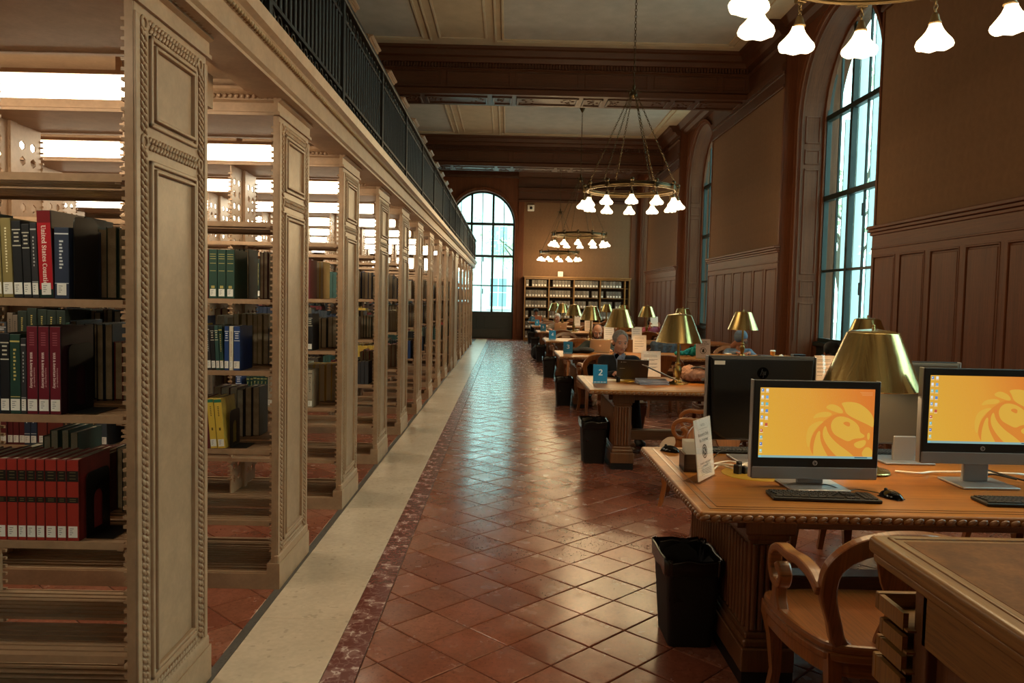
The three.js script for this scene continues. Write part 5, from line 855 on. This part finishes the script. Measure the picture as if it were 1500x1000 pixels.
// ---------- people: smooth bodies meshed from joined tapered capsules ----------
const cap = (a, c, ra, rb = ra, k) => ({ t: 0, a, c, ra, rb, k }), ell = (c, r, k) => ({ t: 1, c, r, k }), cut = (p) => ({ ...p, sub: true });
function netMesh(prims, res, k0 = 0.02) {
  const lo = [1e9, 1e9, 1e9], hi = [-1e9, -1e9, -1e9];
  const box = (p) => (p.t ? [p.c.map((x, i) => x - p.r[i]), p.c.map((x, i) => x + p.r[i])] : [[0, 1, 2].map((i) => Math.min(p.a[i] - p.ra, p.c[i] - p.rb)), [0, 1, 2].map((i) => Math.max(p.a[i] + p.ra, p.c[i] + p.rb))]);
  for (const p of prims) if (!p.sub) { const [a, c] = box(p); for (let i = 0; i < 3; i++) { lo[i] = Math.min(lo[i], a[i]); hi[i] = Math.max(hi[i], c[i]); } }
  const pad = res * 3 + k0, n = [0, 1, 2].map((i) => Math.ceil((hi[i] - lo[i] + 2 * pad) / res) + 1), o = lo.map((x) => x - pad), F = new Float32Array(n[0] * n[1] * n[2]).fill(0.2), at = (x, y, z) => x + n[0] * (y + n[1] * z);
  for (const p of prims) {
    const [a, c] = box(p), k = p.k ?? k0, m = k + res * 3, i0 = [0, 1, 2].map((i) => Math.max(0, Math.floor((a[i] - m - o[i]) / res))), i1 = [0, 1, 2].map((i) => Math.min(n[i] - 1, Math.ceil((c[i] + m - o[i]) / res)));
    let ux = 0, uy = 0, uz = 0, L = 1, mr = 0; if (!p.t) { ux = p.c[0] - p.a[0]; uy = p.c[1] - p.a[1]; uz = p.c[2] - p.a[2]; L = ux * ux + uy * uy + uz * uz || 1e-9; } else mr = Math.min(...p.r);
    for (let z = i0[2]; z <= i1[2]; z++) for (let y = i0[1]; y <= i1[1]; y++) for (let x = i0[0]; x <= i1[0]; x++) {
      const px = o[0] + x * res, py = o[1] + y * res, pz = o[2] + z * res; let d;
      if (p.t) { const ex = (px - p.c[0]) / p.r[0], ey = (py - p.c[1]) / p.r[1], ez = (pz - p.c[2]) / p.r[2], q = Math.sqrt(ex * ex + ey * ey + ez * ez), gx = ex / p.r[0], gy = ey / p.r[1], gz = ez / p.r[2], g = Math.sqrt(gx * gx + gy * gy + gz * gz); d = g > 1e-6 ? q * (q - 1) / g : -mr; }
      else { const qx = px - p.a[0], qy = py - p.a[1], qz = pz - p.a[2]; let t = (qx * ux + qy * uy + qz * uz) / L; t = t < 0 ? 0 : t > 1 ? 1 : t; const dx = qx - ux * t, dy = qy - uy * t, dz = qz - uz * t; d = Math.sqrt(dx * dx + dy * dy + dz * dz) - (p.ra + (p.rb - p.ra) * t); }
      const j = at(x, y, z), f = F[j];
      if (p.sub) { const e = -d, h = Math.max(0, k - Math.abs(f - e)) / k; F[j] = Math.max(f, e) + h * h * k * 0.25; } else { const h = Math.max(0, k - Math.abs(f - d)) / k; F[j] = Math.min(f, d) - h * h * k * 0.25; }
    }
  }
  const idx = new Int32Array(F.length).fill(-1), pos = [], tri = [];
  const E = [[0, 1], [0, 2], [0, 4], [1, 3], [1, 5], [2, 3], [2, 6], [3, 7], [4, 5], [4, 6], [5, 7], [6, 7]];
  const co = (i) => [i & 1, (i >> 1) & 1, i >> 2];
  for (let z = 0; z < n[2] - 1; z++) for (let y = 0; y < n[1] - 1; y++) for (let x = 0; x < n[0] - 1; x++) {
    const v = []; let mask = 0; for (let i = 0; i < 8; i++) { const q = F[at(x + (i & 1), y + ((i >> 1) & 1), z + (i >> 2))]; v.push(q); if (q < 0) mask |= 1 << i; }
    if (mask === 0 || mask === 255) continue;
    let sx = 0, sy = 0, sz = 0, c = 0; for (const [p, q] of E) if ((v[p] < 0) !== (v[q] < 0)) { const t = v[p] / (v[p] - v[q]), A = co(p), B = co(q); sx += A[0] + (B[0] - A[0]) * t; sy += A[1] + (B[1] - A[1]) * t; sz += A[2] + (B[2] - A[2]) * t; c++; }
    idx[at(x, y, z)] = pos.length / 3; pos.push(o[0] + (x + sx / c) * res, o[1] + (y + sy / c) * res, o[2] + (z + sz / c) * res);
  }
  const quad = (a, c, d, e, flip) => { if (a < 0 || c < 0 || d < 0 || e < 0) return; if (flip) tri.push(a, d, c, a, e, d); else tri.push(a, c, d, a, d, e); };
  for (let z = 1; z < n[2] - 1; z++) for (let y = 1; y < n[1] - 1; y++) for (let x = 1; x < n[0] - 1; x++) {
    const f = F[at(x, y, z)] < 0;
    if (f !== (F[at(x + 1, y, z)] < 0)) quad(idx[at(x, y - 1, z - 1)], idx[at(x, y, z - 1)], idx[at(x, y, z)], idx[at(x, y - 1, z)], !f);
    if (f !== (F[at(x, y + 1, z)] < 0)) quad(idx[at(x - 1, y, z - 1)], idx[at(x, y, z - 1)], idx[at(x, y, z)], idx[at(x - 1, y, z)], f);
    if (f !== (F[at(x, y, z + 1)] < 0)) quad(idx[at(x - 1, y - 1, z)], idx[at(x, y - 1, z)], idx[at(x, y, z)], idx[at(x - 1, y, z)], !f);
  }
  const g = new THREE.BufferGeometry(); g.setAttribute('position', new THREE.Float32BufferAttribute(pos, 3)); g.setIndex(tri); g.computeVertexNormals(); return g;
}
const HEAD = [ell([0, 0.03, -0.012], [0.076, 0.088, 0.095]), ell([0, -0.032, 0.03], [0.061, 0.086, 0.066]), ell([0, -0.092, 0.05], [0.04, 0.026, 0.034]), cap([0, 0.012, 0.088], [0, -0.034, 0.108], 0.009, 0.014, 0.012), cap([-0.014, -0.036, 0.096], [0.014, -0.036, 0.096], 0.008, 0.008, 0.01), cap([-0.04, 0.028, 0.078], [0.04, 0.028, 0.078], 0.011, 0.011, 0.016), ell([-0.04, -0.03, 0.068], [0.022, 0.02, 0.018]), ell([0.04, -0.03, 0.068], [0.022, 0.02, 0.018]), ell([-0.077, -0.008, -0.006], [0.01, 0.031, 0.019], 0.008), ell([0.077, -0.008, -0.006], [0.01, 0.031, 0.019], 0.008), cap([-0.018, -0.066, 0.086], [0.018, -0.066, 0.086], 0.007, 0.007, 0.006), cut(ell([-0.032, 0.006, 0.100], [0.017, 0.012, 0.014], 0.01)), cut(ell([0.032, 0.006, 0.100], [0.017, 0.012, 0.014], 0.01)), cut(cap([-0.022, -0.0665, 0.1], [0.022, -0.0665, 0.1], 0.0035, 0.0035, 0.004)), cap([0, -0.08, -0.02], [0, -0.175, -0.045], 0.052, 0.056, 0.03)];
const SCALP = { short: [ell([0, 0.042, -0.018], [0.086, 0.088, 0.103]), cut(ell([0, 0.012, 0.105], [0.069, 0.108, 0.098], 0.012)), cut(ell([0, -0.16, 0.04], [0.15, 0.12, 0.13], 0.01))], receding: [ell([0, 0.034, -0.026], [0.082, 0.082, 0.098]), cut(ell([0, 0.02, 0.10], [0.13, 0.15, 0.115], 0.01)), cut(ell([0, -0.14, 0.0], [0.15, 0.09, 0.14], 0.01))], thick: [ell([0, 0.052, -0.015], [0.092, 0.092, 0.106]), ell([0.02, 0.11, 0.03], [0.05, 0.03, 0.05]), cut(ell([0, -0.06, 0.09], [0.12, 0.115, 0.08], 0.01)), cut(ell([0, -0.15, 0.0], [0.15, 0.10, 0.14], 0.01))], long: [ell([0, 0.04, -0.02], [0.09, 0.092, 0.106]), cap([-0.075, 0.0, -0.03], [-0.085, -0.17, -0.03], 0.035, 0.03), cap([0.075, 0.0, -0.03], [0.085, -0.17, -0.03], 0.035, 0.03), cap([0, 0, -0.06], [0, -0.17, -0.07], 0.07, 0.06), cut(ell([0, -0.05, 0.095], [0.062, 0.11, 0.10], 0.012))] };
function hand(w, dir, side, curl = 1) {
  const f = V(...dir).normalize(), l = V(0, 1, 0).cross(f).normalize().multiplyScalar(side), P = [], at = (a, c, u) => [w[0] + f.x * a + l.x * c, w[1] + u + f.y * a, w[2] + f.z * a + l.z * c];
  for (const c of [-0.024, -0.008, 0.008, 0.024]) P.push(cap(at(0.01, c * 0.7, 0), at(0.082, c, 0.002), 0.014, 0.0115, 0.012));
  [[-0.027, 0.06, 0.0085], [-0.009, 0.074, 0.009], [0.009, 0.068, 0.0088], [0.026, 0.052, 0.008]].forEach(([c, L, r]) => { P.push(cap(at(0.082, c, 0.003), at(0.082 + L * 0.55, c * 1.12, 0.006 - 0.006 * curl), r, r * 0.95, 0.005), cap(at(0.082 + L * 0.55, c * 1.12, 0.006 - 0.006 * curl), at(0.082 + L * (0.98 - 0.12 * curl), c * 1.18, -0.018 * curl), r * 0.95, r * 0.82, 0.004)); });
  P.push(cap(at(0.022, -0.03, -0.002), at(0.055, -0.052, -0.004), 0.0115, 0.010, 0.008), cap(at(0.055, -0.052, -0.004), at(0.082, -0.05, -0.012), 0.0098, 0.0085, 0.005));
  return P;
}
function tousle(g, amp = 0.006) { const p = g.attributes.position, n = g.attributes.normal; for (let i = 0; i < p.count; i++) { const x = p.getX(i) * 60, y = p.getY(i) * 34, z = p.getZ(i) * 60, k = (tn(x + z, y, 4096, 4096, 7) + 0.5 * tn(x * 2.1 - z, y * 2.3, 4096, 4096, 9) - 0.75) * amp; p.setXYZ(i, p.getX(i) + n.getX(i) * k, p.getY(i) + n.getY(i) * k, p.getZ(i) + n.getZ(i) * k); } g.computeVertexNormals(); return g; }
const shoeM = std('#0d0c0c', 0.4), eyeM = std('#8f857c', 0.45), irisM = std('#241a14', 0.2);
function person(o) {
  const g = thing('person', o.label, 'person', [o.x, 0, o.z], o.turn ?? 0), fine = o.res ?? 1, H = o.head, nb = [H[0] * 0.8, H[1] - 0.165, H[2] - 0.055], add = (p, q) => p.map((x, i) => x + q[i]);
  const ch = [nb[0] * 0.7, nb[1] - 0.15, nb[2] * 0.75], hipY = 0.575, wr = o.wrists ?? [[-0.16, 0.80, 0.50], [0.16, 0.80, 0.50]], sk = std(o.skin, 0.65, { specularIntensity: 0.5 });
  const arm = (s, k) => { const sh = add(nb, [s * 0.175, -0.06, -0.01]), w = wr[k], el = [(sh[0] + w[0]) / 2 + s * 0.09, Math.min(sh[1], w[1]) - 0.02 - 0.06 * (1 - (o.elbowUp ?? 0)), (sh[2] + w[2]) / 2 - 0.04]; return [sh, el, w]; };
  const torso = (e) => [cap([-0.085, hipY, -0.06], [0.085, hipY, -0.06], 0.10 + e, 0.10 + e), cap([0, hipY + 0.06, -0.03], ch, 0.115 + e, 0.125 + e, 0.05), cap(add(ch, [-0.08, 0.04, 0]), add(ch, [0.08, 0.04, 0]), 0.095 + e, 0.095 + e, 0.05), cap(add(nb, [-0.15, -0.06, -0.01]), add(nb, [0.15, -0.06, -0.01]), 0.055 + e, 0.055 + e, 0.05)];
  const core = [...torso(-0.025), cap(add(nb, [0, -0.06, -0.01]), add(nb, [0, 0.05, 0.02]), 0.055, 0.052, 0.04)], sleeve = [], hands = [], pants = [], shoes = [];
  [-1, 1].forEach((s, k) => {
    const [sh, el, w] = arm(s, k); core.push(cap(sh, el, 0.042, 0.036), cap(el, w, 0.034, 0.024));
    const sx = 0.88; sleeve.push(cap(sh, el, 0.066, 0.052, 0.035), cap(el, el.map((q, i) => q + (w[i] - q) * sx), 0.05, 0.037, 0.03));
    const d = o.handDir?.[k] ?? [-s * 0.35, -0.05, 1]; hands.push(...hand(w, d, -s, 1));
    const kn = [s * 0.13, 0.545, 0.36], an = o.ankle?.[k] ?? [s * 0.13, 0.10, 0.34]; pants.push(cap([s * 0.09, hipY, -0.04], kn, 0.098, 0.074, 0.03), cap(kn, [an[0], an[1] - 0.02, an[2]], 0.07, 0.05, 0.03)); core.push(cap([s * 0.09, hipY, -0.04], kn, 0.07, 0.05), cap(kn, an, 0.045, 0.035));
    shoes.push(cap([an[0], 0.046, an[2] - 0.03], [an[0] + s * 0.02, 0.04, an[2] + 0.15], 0.044, 0.038, 0.02), cap(an, [an[0], 0.05, an[2]], 0.043, 0.045, 0.02));
  });
  const hm = new THREE.Matrix4().compose(V(...H), new THREE.Quaternion().setFromEuler(new THREE.Euler(o.pitch ?? 0.35, o.yaw ?? 0, o.roll ?? 0, 'YXZ')), V(1, 1, 1)), hg = (prims, r, k) => netMesh(prims, r, k).applyMatrix4(hm);
  mk('body', [netMesh(core, 0.016 * fine, 0.03), hg(HEAD, 0.0048 * fine, 0.022), netMesh(hands, 0.0045 * fine, 0.006)], sk, g, 'y');
  const tm = std(o.top, 0.85, { map: T.cloth });
  const outer = [...torso(0.012), ...sleeve]; if (o.open) outer.push(cut(ell(add(ch, [0, 0.10, 0.15]), [0.04, 0.16, 0.10], 0.02)), cut(ell(add(nb, [0, 0.03, 0.07]), [0.06, 0.09, 0.07], 0.02))); else outer.push(cut(ell(add(nb, [0, 0.07, 0.04]), [0.055, 0.07, 0.055], 0.02)));
  if (o.hood) outer.push(...[ell([0, 0.035, -0.03], [0.108, 0.115, 0.118])].map((p) => { const c = V(...p.c).applyMatrix4(hm); return ell([c.x, c.y, c.z], p.r, 0.04); }));
  if (o.hood) { const c = V(0, -0.03, 0.10).applyMatrix4(hm); outer.push(cut(ell([c.x, c.y, c.z], [0.074, 0.10, 0.085], 0.015))); }
  // folds
  [-1, 1].forEach((s, k) => { const [sh, el, w] = arm(s, k); for (let q = 0; q < 3; q++) { const t = 0.3 + q * 0.28, c = sh.map((x, i) => x + (el[i] - x) * t); outer.push(cap(add(c, [-0.035, 0.02, 0.045]), add(c, [0.035, -0.012, 0.045]), 0.009, 0.006, 0.012)); } });
  mk(o.topName ?? 'jacket', netMesh(outer, 0.012 * fine, 0.03), tm, g, 'y');
  if (o.shirt) { const sm = std(o.shirt, 0.8, { map: T.cloth }); const sh = mk('shirt', netMesh([...torso(-0.002).slice(1), cap(add(nb, [0, -0.05, 0]), add(nb, [0, 0.015, 0.012]), 0.062, 0.06, 0.03), cut(ell(add(nb, [0, 0.085, 0.045]), [0.05, 0.07, 0.055], 0.015))], 0.010 * fine, 0.02), sm, g, 'y'); mk('collar', [-1, 1].map((s) => ext(poly([[0, 0.035], [0.05, 0.0], [0.03, -0.05], [-0.005, 0.0]]), 0.005, 0.001).scale(s, 1, 1).translate(s * 0.014, 0, 0).rotateX(-0.3).translate(nb[0], nb[1] + 0.015, nb[2] + 0.062)), sm, sh, 'y'); }
  mk('trousers', netMesh(pants, 0.014 * fine, 0.03), std(o.pants ?? '#16171c', 0.85, { map: T.cloth }), g, 'y');
  for (const k of [0, 2]) mk('shoe', netMesh(shoes.slice(k, k + 2), 0.010 * fine, 0.02), shoeM, g, 'z');
  if (o.hair && !o.hood) mk('hair', tousle(hg(SCALP[o.style ?? 'short'], 0.005 * fine, 0.012)), std(o.hair, 0.8, { map: T.cloth, bumpMap: T.bump, bumpScale: 0.002 }), g, 'y');
  if (o.beard) mk('beard', hg([ell([0, -0.082, 0.045], [0.052, 0.045, 0.052]), cap([-0.06, -0.03, 0.01], [-0.045, -0.08, 0.04], 0.016, 0.022), cap([0.06, -0.03, 0.01], [0.045, -0.08, 0.04], 0.016, 0.022), cap([-0.025, -0.05, 0.09], [0.025, -0.05, 0.09], 0.008, 0.008), cut(ell([0, -0.066, 0.105], [0.02, 0.008, 0.02], 0.004)), cut(ell([0, 0.0, 0.10], [0.05, 0.044, 0.06], 0.01))], 0.005 * fine, 0.012), std(o.beard, 0.85, { map: T.cloth }), g, 'y');
  if (o.cap) mk('cap', hg([ell([0, 0.055, -0.012], [0.09, 0.082, 0.108]), ell([0, 0.045, 0.105], [0.07, 0.010, 0.07], 0.012), cut(ell([0, -0.075, 0.0], [0.2, 0.105, 0.2], 0.008)), cut(ell([0, -0.0, 0.13], [0.085, 0.032, 0.10], 0.006))], 0.005 * fine, 0.014), std(o.cap, 0.8, { map: T.cloth }), g, 'y');
  const browM = std(o.brow ?? o.hair ?? '#2a1c14', 0.8);
  for (const s of [-1, 1]) { mk('eye', sph(0.011, s * 0.032, 0.005, 0.083, 10).applyMatrix4(hm), eyeM, g); mk('iris', sph(0.0058, s * 0.032, 0.003, 0.0900, 8).applyMatrix4(hm), irisM, g); mk('eyebrow', new THREE.SphereGeometry(1, 8, 6).scale(0.018, 0.0038, 0.006).rotateZ(-s * 0.12).translate(s * 0.033, 0.03, 0.088).applyMatrix4(hm), browM, g); }
  mk('lips', [new THREE.SphereGeometry(1, 12, 8).scale(0.022, 0.0062, 0.007).translate(0, -0.0655, 0.0905).applyMatrix4(hm)], std(o.lips ?? '#8a4a42', 0.5), g);
  if (o.glasses) mk('glasses', [...[-1, 1].flatMap((s) => [new THREE.TorusGeometry(0.022, 0.0022, 6, 20).translate(s * 0.033, 0.004, 0.106).applyMatrix4(hm), tube([[s * 0.055, 0.008, 0.10], [s * 0.072, 0.008, 0.05], [s * 0.08, 0.006, -0.01]], 0.002, 10, 5).applyMatrix4(hm)]), tube([[-0.011, 0.006, 0.107], [0, 0.009, 0.11], [0.011, 0.006, 0.107]], 0.002, 6, 5).applyMatrix4(hm)], M.black, g);
  return g;
}
person({ label: 'grey-haired man in dark suit jacket and blue shirt typing on the dark laptop', x: 1.27, z: TC(2) - TD - 0.44, head: [0.0, 1.125, 0.20], pitch: 0.22, yaw: 0.16, skin: '#c08a72', hair: '#a39e98', style: 'short', brow: '#7a706a', top: '#12151f', open: true, shirt: '#8fa2c4', pants: '#0e0f14', wrists: [[-0.10, 0.812, 0.62], [0.15, 0.812, 0.56]], handDir: [[0.25, -0.1, 1], [-0.2, -0.1, 1]], ankle: [[0.0, 0.10, 0.44], [0.2, 0.10, 0.40]] });
person({ label: 'bearded balding man in dark olive jacket bent over the silver laptop', x: 1.50, z: TC(3) - TD - 0.44, head: [-0.02, 1.075, 0.27], pitch: 0.45, skin: '#b98468', hair: '#3c2a20', style: 'receding', beard: '#4a3528', top: '#23281f', wrists: [[-0.30, 0.80, 0.56], [0.14, 0.80, 0.60]], handDir: [[0.9, -0.1, 0.4], [-0.3, -0.1, 1]], res: 1.25, elbowUp: 0.6 });
person({ label: 'white-haired man in beige sweater working at the emblem-lidded laptop on table five', x: 1.33, z: TC(5) - TD - 0.44, head: [0.02, 1.08, 0.25], pitch: 0.5, skin: '#b5846c', hair: '#d2ccc4', style: 'short', top: '#9c8f80', topName: 'sweater', wrists: [[-0.2, 0.80, 0.58], [0.16, 0.80, 0.60]], res: 1.6 });
person({ label: 'dark-haired person in black behind the pinkish laptop by the archive shelves', x: 1.08, z: TC(7) - TD - 0.44, head: [0.0, 1.10, 0.2], pitch: 0.4, skin: '#8a5a44', hair: '#120e0d', style: 'thick', top: '#15161a', topName: 'sweater', res: 1.8 });
person({ label: 'long-haired woman in glasses and pink top holding up white sheets by the wainscot', x: 3.88, z: TC(5) - TD - 0.44, head: [0.02, 1.05, 0.2], pitch: 0.25, yaw: 0.15, skin: '#b98a72', hair: '#1c1412', style: 'long', glasses: true, top: '#b0506a', topName: 'sweater', wrists: [[-0.06, 0.90, 0.42], [0.16, 0.92, 0.40]], handDir: [[0.1, 1, 0.5], [-0.1, 1, 0.5]], res: 1.6 });
person({ label: 'person in blue-grey hooded sweatshirt with head bent low over table three', x: 3.76, z: TC(3) - TD - 0.44, head: [0.06, 1.0, 0.30], pitch: 0.6, yaw: 0.65, skin: '#7a4e3a', hair: '#17110f', glasses: true, hood: true, top: '#5d6f86', topName: 'hoodie', wrists: [[-0.08, 0.80, 0.58], [0.12, 0.80, 0.58]], handDir: [[0.7, -0.1, 0.6], [-0.7, -0.1, 0.6]], res: 1.25, elbowUp: 0.5 });
person({ label: 'person in black cap and glasses sitting beside the tall window at table two', x: 3.66, z: TC(2) - TD - 0.44, head: [-0.02, 1.04, 0.2], pitch: 0.35, skin: '#8a5238', hair: '#120d0b', glasses: true, cap: '#0c0c0e', top: '#141416', res: 1.1 });
// ---------- belongings ----------
tag(mk('held_sheet', [b(-0.1, 0.1, 0, 0.27, -0.001, 0.001).rotateX(-0.35).translate(3.92, 0.93, TC(5) - TD + 0.04)], M.paper), 'white sheet held up by the long-haired woman', 'paper');
{ // jacket over a chair at table 3
  const o = thing('draped_jacket', 'grey-blue jacket draped over a chair back at table three next to the turquoise scarf', 'jacket', [2.68, 0, TC(3) - TD - 0.30]);
  mk('cloth', tousle(netMesh([cap([-0.2, 0.86, -0.29], [0.2, 0.86, -0.29], 0.055, 0.055), ell([0, 0.72, -0.245], [0.27, 0.21, 0.06]), ell([0, 0.72, -0.33], [0.25, 0.21, 0.06]), cap([-0.2, 0.84, -0.22], [-0.16, 0.55, -0.17], 0.016, 0.02), cap([-0.05, 0.84, -0.2], [-0.08, 0.55, -0.18], 0.014, 0.018), cap([0.09, 0.84, -0.2], [0.05, 0.55, -0.18], 0.014, 0.018), cap([0.21, 0.84, -0.22], [0.2, 0.55, -0.17], 0.016, 0.02)], 0.012, 0.05), 0.012), std('#3f4a58', 0.9, { map: T.cloth }), o, 'y');
}
{ const P = [], c = [2.72, TT, TC(3) + 0.12]; for (let k = 0; k < 9; k++) { const a = k * 0.9; P.push(cap([c[0] - 0.13 + k * 0.035, TT + 0.028, c[2] + 0.05 * Math.sin(a)], [c[0] - 0.08 + k * 0.035, TT + 0.04 + 0.012 * k, c[2] + 0.06 * Math.sin(a + 1)], 0.024, 0.028)); } P.push(cap([c[0] + 0.1, TT + 0.03, c[2]], [c[0] + 0.14, TT + 0.15, c[2] - 0.02], 0.03, 0.022), cap([c[0] + 0.14, TT + 0.15, c[2] - 0.02], [c[0] + 0.21, TT + 0.09, c[2]], 0.022, 0.03), cap([c[0] + 0.21, TT + 0.09, c[2]], [c[0] + 0.22, TT + 0.03, c[2] + 0.02], 0.03, 0.03), cap([c[0] - 0.14, TT + 0.03, c[2] - 0.05], [c[0] + 0.2, TT + 0.03, c[2] - 0.06], 0.03, 0.03));
  tag(mk('knitted_scarf', tousle(netMesh(P, 0.007, 0.012), 0.022).translate(0, 0.012, 0), std('#109c98', 0.9, { map: T.cloth })), 'crumpled turquoise scarf lying on table three next to the no-drinks notice', 'scarf'); }
{ const o = thing('shoulder_bag', 'slumped dusty-pink and grey canvas bag behind the brass lamp on table two', 'bag', [1.99, TT + 0.012, TC(2) - 0.14], -0.1);
  mk('bag_body', tousle(netMesh([ell([0, 0.07, 0], [0.2, 0.072, 0.11]), ell([-0.12, 0.085, 0], [0.09, 0.08, 0.09]), ell([0.15, 0.055, 0.02], [0.1, 0.055, 0.09]), cap([-0.1, 0.14, 0.05], [0.12, 0.11, 0.06], 0.014, 0.01, 0.02), cut(cap([-0.18, 0.08, 0.13], [0.2, 0.05, 0.13], 0.02, 0.02, 0.02))], 0.008, 0.03), 0.016), std('#8f6a5c', 0.9, { map: T.cloth }), o);
  mk('bag_flap', tousle(netMesh([ell([0.12, 0.06, 0.045], [0.12, 0.052, 0.08]), cap([0.0, 0.03, 0.11], [0.22, 0.05, 0.07], 0.016, 0.016)], 0.008, 0.02), 0.014), std('#4a4448', 0.9, { map: T.cloth }), o); mk('bag_strap', tube([[-0.16, 0.09, 0.06], [-0.08, 0.15, 0.07], [0.02, 0.14, 0.09], [0.1, 0.1, 0.11], [0.2, 0.03, 0.1]], 0.009, 30, 6), std('#2a2628', 0.8), o); }
{ const o = thing('coffee_cup', 'small orange paper cup with white lid on table three near the hooded person', 'cup', [4.12, TT + 0.001, TC(3) - 0.15]); mk('cup_body', lathe([[0, 0], [0.03, 0], [0.038, 0.085], [0.036, 0.085], [0, 0.08]], 20), std('#c47a28', 0.6), o); mk('cup_lid', lathe([[0, 0.105], [0.034, 0.105], [0.036, 0.098], [0.042, 0.094], [0.042, 0.085], [0, 0.084]], 20), M.white, o); }
{ const o = thing('crumpled_napkin', 'crumpled white napkin beside the orange cup', 'napkin', [4.24, TT, TC(3) - 0.12]); mk('paper_folds', netMesh([ell([0, 0.02, 0], [0.035, 0.022, 0.03]), cap([-0.02, 0.02, 0], [0.01, 0.045, 0.01], 0.012, 0.006), cap([0.02, 0.015, 0], [0.03, 0.03, -0.01], 0.012, 0.006)], 0.006, 0.01), M.paper, o); }
{ const o = thing('black_case', 'low black case near the end of table three past the orange cup', 'case', [4.42, TT + 0.001, TC(3) + 0.1]); mk('case_body', rb(-0.09, 0.09, 0, 0.05, -0.07, 0.07, 0.01, 2), M.black, o); mk('case_lid', rb(-0.092, 0.092, 0.05, 0.068, -0.072, 0.072, 0.008, 2), std('#2a2a30', 0.3), o); }
for (const [x, dz, h, l] of [[3.98, 0.2, 0.03, 'dark blue folded wallet on the pile by the hooded person'], [3.62, -0.35, 0.012, 'thin open notebook under the hooded person\'s hands']]) { const o = thing('notebook', l, 'notebook', [x, TT + 0.001, TC(3) + dz - 0.3], 0.1); mk('cover_board', rb(-0.09, 0.09, 0, h, -0.06, 0.06, 0.004, 1), h > 0.02 ? coverM[2] : M.paper, o); mk('page_block', b(-0.085, 0.085, h * 0.2, h * 0.8, -0.055, 0.061), M.paper, o); }
{ const o = thing('pink_folder', 'pink folder and white phone lying before the long-haired woman', 'folder', [3.75, TT + 0.001, TC(5) - 0.4], 0.2); mk('folder_cover', rb(-0.12, 0.12, 0, 0.012, -0.09, 0.09, 0.003, 1), std('#b04a6a', 0.6), o); mk('phone', rb(-0.09, -0.02, 0.012, 0.022, -0.05, 0.06, 0.004, 1), M.white, o); }
{ const o = thing('open_book', 'white open book lying on table five beside the white-haired man\'s laptop', 'book', [1.72, TT + 0.001, TC(5) - 0.35], -0.3); for (const s of [-1, 1]) mk('page_block', b(0, 0.14, 0, 0.014, -0.1, 0.1).rotateZ(0.2).scale(s, 1, 1).translate(0, 0.012, 0), M.paper, o); mk('book_cover', b(-0.14, 0.14, 0, 0.003, -0.1, 0.1), coverM[3], o); }
{ const o = thing('backpack', 'black backpack slumped on the floor by the bin at the end of table five', 'backpack', [0.80, 0, TC(5) - 0.45]); mk('bag_body', netMesh([ell([0, 0.17, 0], [0.16, 0.19, 0.12]), ell([0, 0.1, 0.09], [0.12, 0.1, 0.05])], 0.016, 0.03), std('#0f1012', 0.7, { map: T.cloth }), o); mk('bag_strap', tube([[-0.05, 0.34, 0], [0, 0.39, 0], [0.05, 0.34, 0]], 0.01, 16, 6), M.black, o); }
{ const o = thing('dark_coat', 'heap of dark clothing lying on table four beside its number sign', 'coat', [1.35, TT + 0.006, TC(3) - 0.12]); o.userData.label = 'dark coat heaped on table three behind its number sign'; mk('cloth', netMesh([ell([-0.12, 0.04, 0], [0.13, 0.045, 0.1]), ell([-0.28, 0.03, 0.0], [0.1, 0.035, 0.08]), cap([-0.35, 0.03, 0.02], [-0.1, 0.06, -0.04], 0.03, 0.02)], 0.012, 0.03), std('#17181a', 0.85, { map: T.cloth }), o); }
renderer.render(scene, camera);
